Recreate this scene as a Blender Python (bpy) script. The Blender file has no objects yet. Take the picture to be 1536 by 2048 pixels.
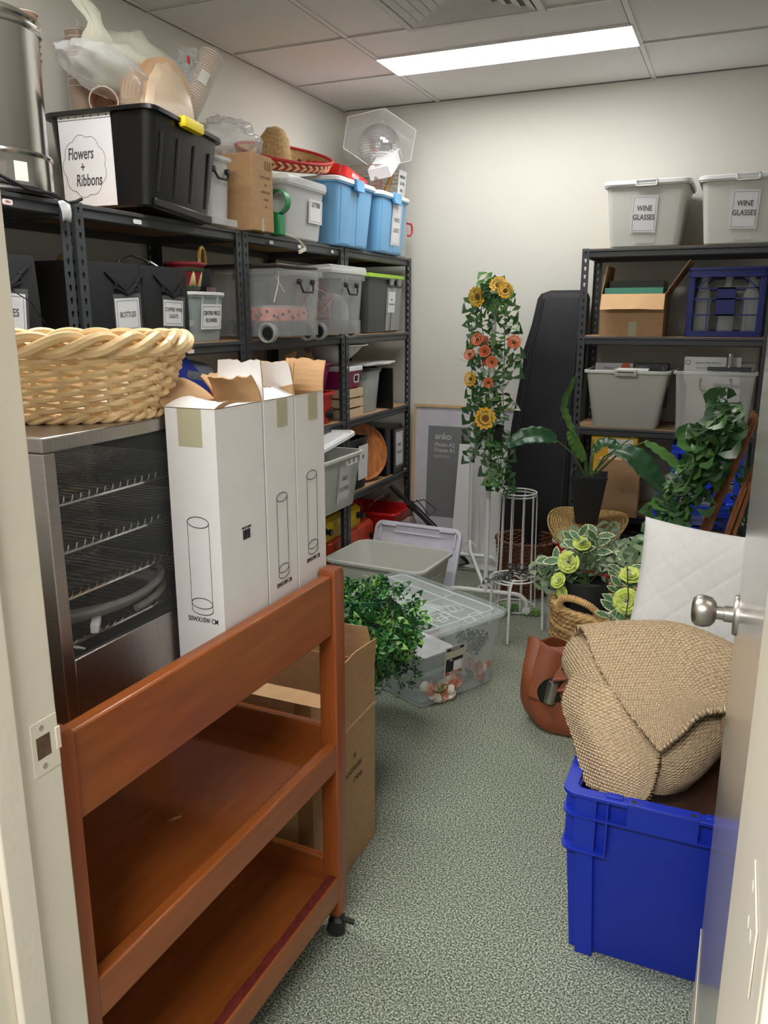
import bpy, bmesh, math, random
from mathutils import Vector, Matrix, Euler
from math import sin, cos, pi, radians, sqrt
random.seed(7)
SC = bpy.context.scene
COL = SC.collection
# ---------------------------------------------------------------- camera, light, exposure
cam = bpy.data.cameras.new('camera'); camo = bpy.data.objects.new('camera', cam); COL.objects.link(camo)
camo.location = (0, 0, 1.5); camo.rotation_euler = (radians(90-13.76), 0, radians(23.52))
cam.sensor_fit = 'HORIZONTAL'; cam.sensor_width = 36; cam.lens = 1610/1536*36; cam.clip_start = .02
SC.camera = camo
SC.view_settings.view_transform = 'Standard'; SC.view_settings.look = 'None'; SC.view_settings.gamma = 1
SC.view_settings.exposure = 0.30
wd = bpy.data.worlds.new('world'); SC.world = wd; wd.use_nodes = True
wd.node_tree.nodes['Background'].inputs[0].default_value = (.82, .85, .9, 1)
wd.node_tree.nodes['Background'].inputs[1].default_value = .5
PANEL_POWER = 15.5
def lamp(name, loc, rot, sx, sy, power, col=(1, .99, .97)):
    l = bpy.data.lights.new(name, 'AREA'); l.shape = 'RECTANGLE'; l.size = sx; l.size_y = sy; l.energy = power; l.color = col
    o = bpy.data.objects.new(name, l); COL.objects.link(o); o.location = loc; o.rotation_euler = rot
    return o
lamp('hallway_ceiling_lamp', (-.35, -.75, 2.55), (0, 0, 0), 1.2, .3, 75)
SC.cycles.max_bounces = 10; SC.cycles.transparent_max_bounces = 24
# ---------------------------------------------------------------- materials
def lin(c):
    return tuple((x/255/12.92 if x/255 <= .04045 else ((x/255+.055)/1.055)**2.4) for x in c)
MATS = {}
def mat(name, rgb, rough=.5, metal=0, var=.06, vscale=12, bump=0, bscale=80, stretch=None, spec=.5, trans=0, coat=0, sss=0, uv=False):
    if name in MATS: return MATS[name]
    m = bpy.data.materials.new(name); m.use_nodes = True; nt = m.node_tree; b = nt.nodes['Principled BSDF']
    c = lin(rgb)
    b.inputs['Roughness'].default_value = rough; b.inputs['Metallic'].default_value = metal
    b.inputs['Specular IOR Level'].default_value = spec; b.inputs['Coat Weight'].default_value = coat
    tc = nt.nodes.new('ShaderNodeTexCoord'); mp = nt.nodes.new('ShaderNodeMapping')
    nt.links.new(tc.outputs['UV' if uv else 'Object'], mp.inputs[0])
    if stretch: mp.inputs['Scale'].default_value = stretch
    nz = nt.nodes.new('ShaderNodeTexNoise'); nz.inputs['Scale'].default_value = vscale; nz.inputs['Detail'].default_value = 5
    nt.links.new(mp.outputs[0], nz.inputs[0])
    rp = nt.nodes.new('ShaderNodeValToRGB'); rp.color_ramp.elements[0].position = .3; rp.color_ramp.elements[1].position = .7
    rp.color_ramp.elements[0].color = (*[max(0, x*(1-var)) for x in c], 1); rp.color_ramp.elements[1].color = (*[min(1, x*(1+var)) for x in c], 1)
    nt.links.new(nz.outputs[0], rp.inputs[0]); nt.links.new(rp.outputs[0], b.inputs['Base Color'])
    if bump:
        n2 = nt.nodes.new('ShaderNodeTexNoise'); n2.inputs['Scale'].default_value = bscale; n2.inputs['Detail'].default_value = 4
        nt.links.new(mp.outputs[0], n2.inputs[0])
        bp = nt.nodes.new('ShaderNodeBump'); bp.inputs['Strength'].default_value = bump; bp.inputs['Distance'].default_value = .005
        nt.links.new(n2.outputs[0], bp.inputs['Height']); nt.links.new(bp.outputs[0], b.inputs['Normal'])
    MATS[name] = m; return m
def clear(name, rgb, opac=.3, rough=.15, spec=.5, add=.5):
    """clear or milky plastic film: transparent mixed with a glossy tinted skin, denser at grazing angles"""
    if name in MATS: return MATS[name]
    m = bpy.data.materials.new(name); m.use_nodes = True; nt = m.node_tree; b = nt.nodes['Principled BSDF']; out = nt.nodes['Material Output']
    b.inputs['Base Color'].default_value = (*lin(rgb), 1); b.inputs['Roughness'].default_value = rough; b.inputs['Specular IOR Level'].default_value = spec
    t = nt.nodes.new('ShaderNodeBsdfTransparent'); mx = nt.nodes.new('ShaderNodeMixShader')
    lw = nt.nodes.new('ShaderNodeLayerWeight'); lw.inputs[0].default_value = .25
    mr = nt.nodes.new('ShaderNodeMapRange'); mr.inputs['To Min'].default_value = opac; mr.inputs['To Max'].default_value = min(1, opac+add)
    nz = nt.nodes.new('ShaderNodeTexNoise'); nz.inputs['Scale'].default_value = 25
    bp = nt.nodes.new('ShaderNodeBump'); bp.inputs['Strength'].default_value = .15; bp.inputs['Distance'].default_value = .004
    nt.links.new(nz.outputs[0], bp.inputs['Height']); nt.links.new(bp.outputs[0], b.inputs['Normal'])
    nt.links.new(lw.outputs['Facing'], mr.inputs['Value']); nt.links.new(mr.outputs[0], mx.inputs[0])
    nt.links.new(t.outputs[0], mx.inputs[1]); nt.links.new(b.outputs[0], mx.inputs[2]); nt.links.new(mx.outputs[0], out.inputs[0])
    MATS[name] = m; return m
# ---------------------------------------------------------------- mesh builder
class MB:
    def __init__(s): s.v = []; s.f = []; s.m = []; s.uv = {}
    def add(s, vs, fs, m=0, uvs=None):
        o = len(s.v); s.v += [tuple(v) for v in vs]
        for i, f in enumerate(fs):
            s.f.append(tuple(o+k for k in f)); s.m.append(m)
            if uvs: s.uv[len(s.f)-1] = [uvs[k] for k in f]
        return s
    def box(s, a, b, m=0, M=None):
        x0, y0, z0 = a; x1, y1, z1 = b
        vs = [Vector(p) for p in ((x0,y0,z0),(x1,y0,z0),(x1,y1,z0),(x0,y1,z0),(x0,y0,z1),(x1,y0,z1),(x1,y1,z1),(x0,y1,z1))]
        if M: vs = [M @ v for v in vs]
        return s.add(vs, [(0,3,2,1),(4,5,6,7),(0,1,5,4),(1,2,6,5),(2,3,7,6),(3,0,4,7)], m)
    def cbox(s, c, d, m=0, rot=None):
        M = Matrix.Translation(c) @ (Euler(rot).to_matrix().to_4x4() if rot else Matrix())
        return s.box([-x/2 for x in d], [x/2 for x in d], m, M)
    def loft(s, rings, cap0=True, cap1=True, m=0, closed=True):
        n = len(rings[0]); vs = [p for r in rings for p in r]; fs = []
        k = n if closed else n-1
        for i in range(len(rings)-1):
            for j in range(k):
                a = i*n+j; b = i*n+(j+1) % n; fs.append((a, b, b+n, a+n))
        if cap0: fs.append(tuple(range(n-1, -1, -1)))
        if cap1: fs.append(tuple(range((len(rings)-1)*n, len(rings)*n)))
        return s.add(vs, fs, m)
    def lathe(s, prof, n=32, c=(0,0,0), m=0, M=None, sx=1, sy=1):
        rings = []
        for r, z in prof:
            ring = [Vector((c[0]+max(r, 1e-4)*sx*cos(2*pi*i/n), c[1]+max(r, 1e-4)*sy*sin(2*pi*i/n), c[2]+z)) for i in range(n)]
            rings.append([M @ v for v in ring] if M else ring)
        cap = (abs(prof[0][0]-prof[-1][0])+abs(prof[0][1]-prof[-1][1])) > 1e-7
        return s.loft(rings, cap, cap, m)
    def tube(s, pts, r, n=8, closed=False, m=0):
        pts = [Vector(p) for p in pts]; N = len(pts)
        rr = r if isinstance(r, (list, tuple)) else [r]*N
        rings = []; up = None
        for i, p in enumerate(pts):
            if closed: t = pts[(i+1) % N]-pts[i-1]
            else: t = pts[min(i+1, N-1)]-pts[max(i-1, 0)]
            if t.length < 1e-9: t = Vector((0, 0, 1))
            t.normalize()
            if up is None:
                up = Vector((0, 0, 1)) if abs(t.z) < .9 else Vector((1, 0, 0))
            u = up-t*up.dot(t)
            if u.length < 1e-6: u = t.orthogonal()
            u.normalize(); w = t.cross(u); up = u
            rings.append([p+(u*cos(2*pi*k/n)+w*sin(2*pi*k/n))*rr[i] for k in range(n)])
        if closed: rings.append(rings[0])
        return s.loft(rings, not closed, not closed, m)
    def grid(s, fn, nu, nv, m=0):
        vs = []; uv = []
        for j in range(nv+1):
            for i in range(nu+1):
                vs.append(Vector(fn(i/nu, j/nv))); uv.append((i/nu, j/nv))
        fs = [(j*(nu+1)+i, j*(nu+1)+i+1, (j+1)*(nu+1)+i+1, (j+1)*(nu+1)+i) for j in range(nv) for i in range(nu)]
        return s.add(vs, fs, m, uv)
    def build(s, name, mats, parent=None, loc=None, rot=None, smooth=True, bevel=0, solid=0, sub=0, ang=38, off=0):
        me = bpy.data.meshes.new(name); me.from_pydata(s.v, [], s.f)
        if not isinstance(mats, (list, tuple)): mats = [mats]
        for k in mats: me.materials.append(k)
        me.polygons.foreach_set('material_index', s.m)
        if s.uv:
            l = me.uv_layers.new(name='UVMap')
            for fi, co in s.uv.items():
                for k, li in enumerate(me.polygons[fi].loop_indices): l.data[li].uv = co[k]
        if smooth:
            me.polygons.foreach_set('use_smooth', [True]*len(me.polygons)); me.set_sharp_from_angle(angle=radians(ang))
        me.validate(); me.update()
        o = bpy.data.objects.new(name, me); COL.objects.link(o)
        if parent: o.parent = parent
        if loc: o.location = loc
        if rot: o.rotation_euler = rot
        if solid:
            md = o.modifiers.new('solid', 'SOLIDIFY'); md.thickness = solid; md.offset = off
        if sub:
            md = o.modifiers.new('sub', 'SUBSURF'); md.levels = sub; md.render_levels = sub
        if bevel:
            md = o.modifiers.new('bevel', 'BEVEL'); md.width = bevel; md.segments = 2; md.limit_method = 'ANGLE'; md.angle_limit = radians(40)
        return o
def tag(o, label=None, cat=None, group=None, kind=None):
    if label: o['label'] = label
    if cat: o['category'] = cat
    if group: o['group'] = group
    if kind: o['kind'] = kind
    return o
def thing(name, label, cat, loc=(0,0,0), rz=0, group=None, rot=None):
    o = bpy.data.objects.new(name, None); COL.objects.link(o); o.location = loc
    o.rotation_euler = rot if rot else (0, 0, radians(rz)); o.empty_display_size = .05
    return tag(o, label, cat, group)
def struct(o): o['kind'] = 'structure'; return o
def dup(root, loc=None, rot=None, label=None):
    r = root.copy(); COL.objects.link(r)
    if loc is not None: r.location = loc
    if rot is not None: r.rotation_euler = rot
    if label: r['label'] = label
    for ch in list(root.children):
        c = ch.copy(); COL.objects.link(c); c.parent = r
        for g in list(ch.children):
            d = g.copy(); COL.objects.link(d); d.parent = c
    return r
def rr(hx, hy, r, z, cx=0, cy=0, n=4):
    r = min(r, hx*.99, hy*.99); P = []
    for k, (sx, sy) in enumerate(((1,1),(-1,1),(-1,-1),(1,-1))):
        for i in range(n+1):
            a = k*pi/2+i*pi/2/n
            P.append(Vector((cx+sx*(hx-r)+r*cos(a), cy+sy*(hy-r)+r*sin(a), z)))
    return P
def lettering(name, body, size, m, parent, loc, rot=(pi/2,0,0), align='CENTER', sx=1.0, shear=0, space=1.0):
    c = bpy.data.curves.new(name, 'FONT'); c.body = body; c.size = size; c.align_x = align; c.align_y = 'CENTER'
    c.extrude = .0002; c.offset = size*.012; c.resolution_u = 3; c.shear = shear; c.space_line = space
    t = bpy.data.objects.new('tmp', c)
    me = bpy.data.meshes.new_from_object(t); bpy.data.objects.remove(t); bpy.data.curves.remove(c)
    me.name = name; me.materials.clear(); me.materials.append(m)
    o = bpy.data.objects.new(name, me); COL.objects.link(o); o.parent = parent; o.location = loc; o.rotation_euler = rot; o.scale = (sx, 1, 1)
    return o
M_paper = mat('white_paper', (232, 232, 234), .6, var=.02)
M_ink = mat('black_ink', (38, 38, 42), .6)
M_greyink = mat('grey_ink', (110, 110, 112), .6)
M_sleeve = clear('label_sleeve', (235, 238, 240), .03, .1, add=.15)
def paper(parent, w, h, loc, rot, lines, size, border=True, name='paper_label', sx=.8, sleeve=False, ly=0, space=1.25):
    """paper label facing local -Y with printed words"""
    b = MB(); b.box((-w/2, -.0006, -h/2), (w/2, .0006, h/2))
    o = b.build(name, M_paper, parent, loc, rot, smooth=False)
    if border:
        k = MB(); e = .004+.03*w
        for (x0, z0, x1, z1) in ((-w/2+e, -h/2+e, w/2-e, -h/2+e+.0012), (-w/2+e, h/2-e-.0012, w/2-e, h/2-e), (-w/2+e, -h/2+e, -w/2+e+.0012, h/2-e), (w/2-e-.0012, -h/2+e, w/2-e, h/2-e)):
            k.box((x0, -.0011, z0), (x1, -.0007, z1))
        k.build('border_line', M_ink, o, smooth=False)
    if lines: lettering('lettering', lines, size, M_ink, o, (0, -.0013, ly), sx=sx, space=space)
    if sleeve:
        k = MB(); k.box((-w/2-.008, -.0026, -h/2-.014), (w/2+.008, -.002, h/2+.014)); k.build('clear_sleeve', M_sleeve, o, smooth=False)
    return o
# ---------------------------------------------------------------- room
XL, XR, YB, ZC, YF = -2.305, .95, 4.70, 2.68, .70
def carpet():
    m = bpy.data.materials.new('carpet'); m.use_nodes = True; nt = m.node_tree; b = nt.nodes['Principled BSDF']
    tc = nt.nodes.new('ShaderNodeTexCoord'); n1 = nt.nodes.new('ShaderNodeTexNoise'); n1.inputs['Scale'].default_value = 215; n1.inputs['Detail'].default_value = 3
    n2 = nt.nodes.new('ShaderNodeTexNoise'); n2.inputs['Scale'].default_value = 3; n2.inputs['Detail'].default_value = 3
    r = nt.nodes.new('ShaderNodeValToRGB'); e = r.color_ramp.elements; e[0].position = .37; e[1].position = .64
    e[0].color = (*lin((70, 80, 70)), 1); e[1].color = (*lin((204, 208, 188)), 1)
    k = r.color_ramp.elements.new(.5); k.color = (*lin((132, 139, 123)), 1)
    mx = nt.nodes.new('ShaderNodeMixRGB'); mx.blend_type = 'MULTIPLY'; mx.inputs[0].default_value = .18
    nt.links.new(tc.outputs['Object'], n1.inputs[0]); nt.links.new(tc.outputs['Object'], n2.inputs[0])
    nt.links.new(n1.outputs[0], r.inputs[0]); nt.links.new(r.outputs[0], mx.inputs[1]); nt.links.new(n2.outputs[0], mx.inputs[2])
    nt.links.new(mx.outputs[0], b.inputs['Base Color']); b.inputs['Roughness'].default_value = .95; b.inputs['Specular IOR Level'].default_value = .1
    bp = nt.nodes.new('ShaderNodeBump'); bp.inputs['Strength'].default_value = .4; bp.inputs['Distance'].default_value = .003
    nt.links.new(n1.outputs[0], bp.inputs['Height']); nt.links.new(bp.outputs[0], b.inputs['Normal'])
    return m
M_wall = mat('wall_paint', (221, 219, 210), .75, var=.015, vscale=3, bump=.05, bscale=160)
M_ceil = mat('ceiling_tile', (228, 226, 224), .9, var=.02, vscale=60, bump=.15, bscale=220)
M_tee = mat('ceiling_tee', (226, 225, 224), .5, var=.01)
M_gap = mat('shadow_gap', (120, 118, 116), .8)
M_frame = mat('door_frame_paint', (222, 213, 194), .4, var=.03, vscale=6, bump=.12, bscale=60)
struct(MB().box((XL-.1, -1.6, -.03), (XR+.1, YB+.1, 0)).build('floor', carpet(), smooth=False))
struct(MB().box((XL-.1, YF-.1, 0), (XL, YB+.1, ZC)).build('wall_left', M_wall, smooth=False))
struct(MB().box((XL, YB, 0), (XR, YB+.1, ZC)).build('wall_back', M_wall, smooth=False))
struct(MB().box((XR, YF-.1, 0), (XR+.1, YB+.1, ZC)).build('wall_right', M_wall, smooth=False))
struct(MB().box((XL, .40, 0), (-.80, YF, ZC)).box((.085, .40, 0), (XR, YF, ZC)).box((-.80, .40, 2.09), (.085, YF, ZC)).build('wall_front', M_wall, smooth=False))
struct(MB().box((XL-.1, YF-.3, ZC), (XR+.1, YB+.1, ZC+.05)).build('ceiling', M_ceil, smooth=False))
b = MB()
for x in (-2.30, -1.71, -.54, .63): b.box((x-.011, YF, ZC-.006), (x+.011, YB, ZC-.0002))
for y in (1.125, 1.725, 2.325, 2.93, 3.53, 4.12): b.box((XL, y-.011, ZC-.0061), (XR, y+.011, ZC-.0003))
struct(b.build('trim_1', M_tee, smooth=False))
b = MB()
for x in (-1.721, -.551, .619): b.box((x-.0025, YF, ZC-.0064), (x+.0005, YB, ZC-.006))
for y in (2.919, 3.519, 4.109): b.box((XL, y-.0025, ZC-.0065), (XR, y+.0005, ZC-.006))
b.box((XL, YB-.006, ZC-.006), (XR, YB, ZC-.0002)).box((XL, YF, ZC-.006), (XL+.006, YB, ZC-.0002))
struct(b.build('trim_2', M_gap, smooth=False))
struct(MB().box((XL, YB-.014, 0), (XR, YB-.0005, .09)).build('baseboard_back', M_frame, bevel=.002))
struct(MB().box((XL+.0005, YF, 0), (XL+.014, YB-.015, .09)).build('baseboard_left', M_frame, bevel=.002))
# door frame and door
fr = MB(); fr.box((-.81, .34, 0), (-.765, YF, 2.06)).box((-.765, .585, 0), (-.752, .628, 2.05)).box((-.9, .325, 0), (-.765, .345, 2.12))
fr = struct(fr.build('trim_3', M_frame, bevel=.003))
M_hole = mat('latch_hole', (92, 70, 52), .8, var=.4, vscale=60)
st = MB(); st.box((-.7655, .655, .930), (-.7640, .698, 1.004)).box((-.7655, .693, .953), (-.7625, .7005, .984)).build('strike_plate', M_frame, fr, bevel=.001)
MB().box((-.7641, .662, .953), (-.7636, .684, .983)).build('latch_hole', M_hole, fr, smooth=False)
s_ = MB()
for z in (.941, .994): s_.lathe([(.004, 0), (.004, .0005), (.002, .0004), (.0005, .0001)], 12, M=Matrix.Translation((-.7640, .672, z)) @ Matrix.Rotation(pi/2, 4, 'Y'))
s_.build('screw', mat('screw_metal', (190, 182, 168), .4, .5), fr)
fr2 = MB(); fr2.box((.0385, .375, 0), (.085, YF, 2.06)).box((.039, .36, 0), (.16, .376, 2.12))
fr2 = struct(fr2.build('trim_4', M_frame, bevel=.003))
for z in (1.154,):
    h = MB(); h.box((.0372, .418, z-.022), (.0383, .484, z+.022)).build('hinge_leaf', M_frame, fr2, bevel=.0008)
    k = MB()
    for dy, dz in ((.470, .012), (.446, -.004), (.470, -.013)): k.lathe([(.0042, 0), (.0042, .0004), (.002, .0005), (.0005, .0001)], 12, M=Matrix.Translation((.0371, dy, z+dz)) @ Matrix.Rotation(-pi/2, 4, 'Y'))
    k.build('screw', M_frame, fr2)
struct(MB().box((-.765, .34, 2.04), (.0385, YF, 2.09)).build('trim_5', M_frame, bevel=.003))
M_door = mat('brushed_door_face', (180, 176, 170), .16, .35, var=.05, vscale=40, bump=.05, bscale=90, stretch=(6, 6, .25))
door = struct(MB().box((.0385, .703, .012), (.078, 1.515, 2.035)).build('door_1', M_door, bevel=.001))
M_satin = mat('satin_steel', (186, 180, 172), .36, 1, var=.05, vscale=30, bump=.03, bscale=300, stretch=(1, 20, 1))
RY = Matrix.Translation((.0385, 1.445, .995)) @ Matrix.Rotation(-pi/2, 4, 'Y')
MB().lathe([(.0355, 0), (.0355, .004), (.033, .0075), (.014, .008), (.014, .022), (.0115, .023), (.0115, .034), (.018, .036), (.0255, .043), (.0285, .055), (.0275, .066), (.022, .073), (.012, .0755), (.0005, .076)], 40, M=RY).build('door_knob', M_satin, door)
MB().box((.0360, .72, .012), (.0380, 1.5155, .30)).build('kick_plate', mat('pale_kick_plate', (222, 214, 196), .3), door, bevel=.0006)
# ceiling light with glowing diffuser
cl = thing('ceiling_light', 'long glowing fluorescent panel set in the tiled ceiling', 'ceiling light', (-1.13, 3.985, ZC))
b = MB()
for a, c in (((-.59, -.147, -.010), (.59, -.140, 0)), ((-.59, .140, -.010), (.59, .147, 0)), ((-.59, -.140, -.010), (-.583, .140, 0)), ((.583, -.140, -.010), (.59, .140, 0))): b.box(a, c)
b.build('frame', M_tee, cl, smooth=False)
me_ = bpy.data.materials.new('light_diffuser'); me_.use_nodes = True; bb = me_.node_tree.nodes['Principled BSDF']
bb.inputs['Base Color'].default_value = (.9, .9, .9, 1); bb.inputs['Emission Color'].default_value = (1, .99, .965, 1); bb.inputs['Emission Strength'].default_value = PANEL_POWER
MB().box((-.583, -.14, -.008), (.583, .14, -.003)).build('diffuser', me_, cl, smooth=False)
fill_cl = dup(cl, (-1.13, 1.585, ZC), None, 'added unseen fluorescent panel in the ceiling, nearer the doorway, for more even light')  # out-of-frame panel, added so the room is lit more evenly
me2 = me_.copy(); me2.node_tree.nodes['Principled BSDF'].inputs['Emission Strength'].default_value = PANEL_POWER*1.6
d2 = [c for c in fill_cl.children if 'diffuser' in c.name][0]; d2.data = d2.data.copy(); d2.data.materials[0] = me2
# air vent
cv = thing('ceiling_vent', 'square louvred air vent in the ceiling at the top edge', 'air vent', (-1.128, 3.24, ZC))
M_vent = mat('vent_white', (205, 204, 203), .5)
b = MB()
for a, c in (((-.295, -.295, -.014), (.295, -.265, 0)), ((-.295, .265, -.014), (.295, .295, 0)), ((-.295, -.265, -.014), (-.265, .265, 0)), ((.265, -.265, -.014), (.295, .265, 0))): b.box(a, c)
b.build('frame', M_vent, cv, bevel=.003)
for q in range(4):
    M4 = Matrix.Rotation(q*pi/2, 4, 'Z')
    s_ = MB()
    for k in range(5):
        d = .258-.045*k; 
        s_.add([M4 @ Vector(p) for p in ((-d, -d, -.012), (d, -d, -.012), (d-.03, -d+.03, -.001), (-d+.03, -d+.03, -.001))], [(0, 1, 2, 3)])
    s_.build('louvre_blades', M_vent, cv, solid=.002, smooth=False)
MB().box((-.26, -.26, -.0008), (.26, .26, -.0002)).build('duct_backing', mat('duct_dark', (120, 120, 120), .9), cv, smooth=False)
# ---------------------------------------------------------------- shelving
M_rack = mat('charcoal_steel', (78, 81, 85), .42, .25, var=.04)
M_rackd = mat('charcoal_steel_dark', (66, 69, 73), .45, .2, var=.04)
M_mdf = mat('chipboard', (186, 150, 112), .8, var=.12, vscale=150)
def keyhole_strip(b, p0, ux, w, H, pitch=.038):
    """strip of steel with keyhole punchings, from p0 along ux (width) and up"""
    n = int(H/pitch); ph = H/n; ux = Vector(ux); p0 = Vector(p0)
    hole = [(.0, .0105), (.0045, .009), (.006, .004), (.004, 0), (.0028, -.008), (0, -.010), (-.0028, -.008), (-.004, 0), (-.006, .004), (-.0045, .009)]
    for i in range(n):
        zc = (i+.5)*ph
        outer = []
        for (hx, hz) in hole:
            a = math.atan2(hz, hx); ca, sa = cos(a), sin(a)
            t = min((w/2)/abs(ca) if abs(ca) > 1e-6 else 9, (ph/2)/abs(sa) if abs(sa) > 1e-6 else 9)
            outer.append((ca*t, sa*t))
        N = len(hole); cor = [(w/2, ph/2), (-w/2, ph/2), (-w/2, -ph/2), (w/2, -ph/2)]
        P = lambda x, z: p0+ux*(w/2+x)+Vector((0, 0, zc+z))
        vs = [P(*q) for q in hole]+[P(*q) for q in outer]+[P(*q) for q in cor]
        fs = [(k, (k+1) % N, N+(k+1) % N, N+k) for k in range(N)]
        for ci, (cx, cz) in enumerate(cor):
            # attach the corner to the outer edge segment that spans it
            for k in range(N):
                a, c = outer[k], outer[(k+1) % N]
                on = lambda q: (abs(abs(q[0])-w/2) < 1e-6, abs(abs(q[1])-ph/2) < 1e-6)
                if on(a) != on(c) and ((abs(a[0]-cx) < 1e-6 and abs(c[1]-cz) < 1e-6) or (abs(c[0]-cx) < 1e-6 and abs(a[1]-cz) < 1e-6)):
                    fs.append((N+k, N+(k+1) % N, 2*N+ci)); break
        b.add(vs, fs)
def rack(label, loc, rz, W, D, levels, H=1.825, side_open=True):
    t = thing('shelving_unit', label, 'shelving', loc, rz, 'charcoal steel shelving bays')
    PW = .036
    for (x, y, sx, sy) in ((0, 0, 1, 1), (W, 0, -1, 1), (0, D, 1, -1), (W, D, -1, -1)):
        b = MB()
        keyhole_strip(b, (x, y, 0), (sx, 0, 0), PW, H)
        keyhole_strip(b, (x, y, 0), (0, sy, 0), PW, H)
        b.build('post', M_rackd, t, solid=.0016, smooth=False)
    for z in levels:
        for y, s in ((0, 1), (D, -1)):
            prof = [(-.004, -.003), (-.004, -.014), (.004, -.018), (.004, -.040), (.012, -.046), (.016, -.046), (.016, -.004), (.012, -.003)]
            rings = [[Vector((xx, y+s*(.003+p), z+q)) for p, q in prof] for xx in (.004, W-.004)]
            MB().loft(rings).build('beam', M_rack, t, bevel=.001)
        for x in (.006, W-.02): MB().box((x, .02, z-.043), (x+.014, D-.02, z-.004)).build('side_rail', M_rack, t, smooth=False)
        MB().box((.008, .014, z-.0025), (W-.008, D-.014, z+.0)).box((.02, .019, z-.014), (W-.02, D-.019, z-.0025)).build('shelf_board', M_mdf, t, smooth=False)
    return t
LV = (1.825, 1.40, .965, .56, .12)
XF = -1.85
for y0, y1, lab in ((1.02, 1.928, 'dark steel shelf bay at the left edge, holding the metal urn'), (1.950, 2.838, 'dark steel shelf bay behind the white cartons, with the black handwritten tub on top'),
                    (2.850, 3.752, 'dark steel shelf bay in the middle, holding two clear wheeled tubs'), (3.764, 4.656, 'dark steel shelf bay in the back left corner, under the blue tubs')):
    rack(lab, (XF, y0, 0), 90, y1-y0, .435, LV)
rack('dark steel shelving on the right against the back wall', (-.777, 4.285, 0), 0, .905, .40, (1.822, 1.395, .93, .475, .06), 1.822)
# ---------------------------------------------------------------- trolley
M_wood = mat('cherry_wood', (146, 78, 32), .32, var=.16, vscale=5, bump=.04, bscale=30, stretch=(9, 1, 9), coat=.15)
M_woodx = mat('cherry_wood_cross', (140, 74, 30), .32, var=.16, vscale=5, bump=.04, bscale=30, stretch=(1, 9, 9), coat=.15)
M_woodz = mat('cherry_wood_upright', (138, 70, 30), .32, var=.14, vscale=5, bump=.04, bscale=30, stretch=(9, 9, 1), coat=.15)
M_blackpl = mat('black_plastic', (30, 30, 32), .42, var=.03)
tr = thing('serving_trolley', 'reddish wooden serving trolley on castors in the left foreground', 'trolley', (-1.05, 1.125, 0), -1.4)
hx, hy, LW = .275, .418, .045
def leg_mesh():
    b = MB(); h = LW/2
    b.loft([rr(h*.45, h*.45, .006, .055), rr(h*.8, h*.8, .01, .062), rr(h, h, .006, .085), rr(h, h, .005, .945), rr(h*.86, h*.86, .005, .955)])
    return b
for sx in (-1, 1):
    for sy in (-1, 1):
        leg_mesh().build('leg', M_woodz, tr, (sx*(hx-LW/2), sy*(hy-LW/2), 0))
c = .02
MB().box((hx-.035, -hy+LW, .806), (hx-.008, hy-LW, .945)).build('side_board', M_wood, tr, bevel=.004)
MB().box((-hx+.008, -hy+LW, .806), (-hx+.035, hy-LW, .945)).build('side_board', M_wood, tr, bevel=.004)
for s in (-1, 1): MB().box((-hx+LW, s*(hy-.022)-.011, .770), (hx-LW, s*(hy-.022)+.011, .835)).build('end_rail', M_woodx, tr, bevel=.003)
MB().box((-hx+.03, -hy+.03, .795), (hx-.03, hy-.03, .811)).build('top_shelf', M_wood, tr)
for zt_, zr0, zr1, nm in ((.500, .468, .538, 'middle'), (.150, .112, .182, 'bottom')):
    MB().box((-hx+.025, -hy+.02, zt_-.012), (hx-.025, hy-.02, zt_)).build(nm+'_shelf', M_wood, tr)
    for s in (-1, 1):
        MB().box((s*(hx-.016)-.013, -hy+LW-.012, zr0), (s*(hx-.016)+.013, hy-LW+.012, zr1)).build('side_rail', M_wood, tr, bevel=.004)
        MB().box((-hx+LW-.01, s*(hy-.018)-.011, zr0), (hx-LW+.01, s*(hy-.018)+.011, zr1+.03)).build('end_rail', M_woodx, tr, bevel=.004)
# worn scar on the bottom rail and pale chip on the shelf belong to the wood
k = MB(); random.seed(3); yy = -hy+LW
while yy < hy-LW-.01:
    d = random.uniform(.02, .06); k.box((hx-.026-random.uniform(0, .004), yy, .1821), (hx-.008, min(yy+d, hy-LW), .1826)); yy += d
k.build('worn_edge', mat('worn_stain', (98, 34, 26), .5, var=.3, vscale=60), tr, smooth=False)
k = MB(); k.add([(0, 0, 0), (.006, .016, 0), (.004, .03, .0), (-.002, .033, 0), (-.004, .018, 0)], [(0, 1, 2, 3, 4)]); k.build('pale_chip', mat('bare_wood', (206, 170, 118), .7), tr, (.07, .02, .5006), (0, 0, radians(-30)))
for sx in (-1, 1):
    for sy in (-1, 1):
        b = MB(); M4 = Matrix.Translation((0, 0, .024)) @ Matrix.Rotation(pi/2, 4, 'X')
        b.lathe([(.0005, -.018), (.018, -.018), (.023, -.014), (.023, .014), (.018, .018), (.0005, .018)], 24, M=M4)
        b.loft([rr(.010, .016, .005, .034, .004), rr(.014, .020, .006, .046, .006), rr(.010, .014, .005, .056, .003)])
        b.cbox((.030, 0, .040), (.03, .014, .005), rot=(0, .35, 0)).lathe([(.005, .04), (.005, .075)], 10)
        b.build('castor', M_blackpl, tr, (sx*(hx-LW/2), sy*(hy-LW/2), 0), (0, 0, radians(20)))
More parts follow.
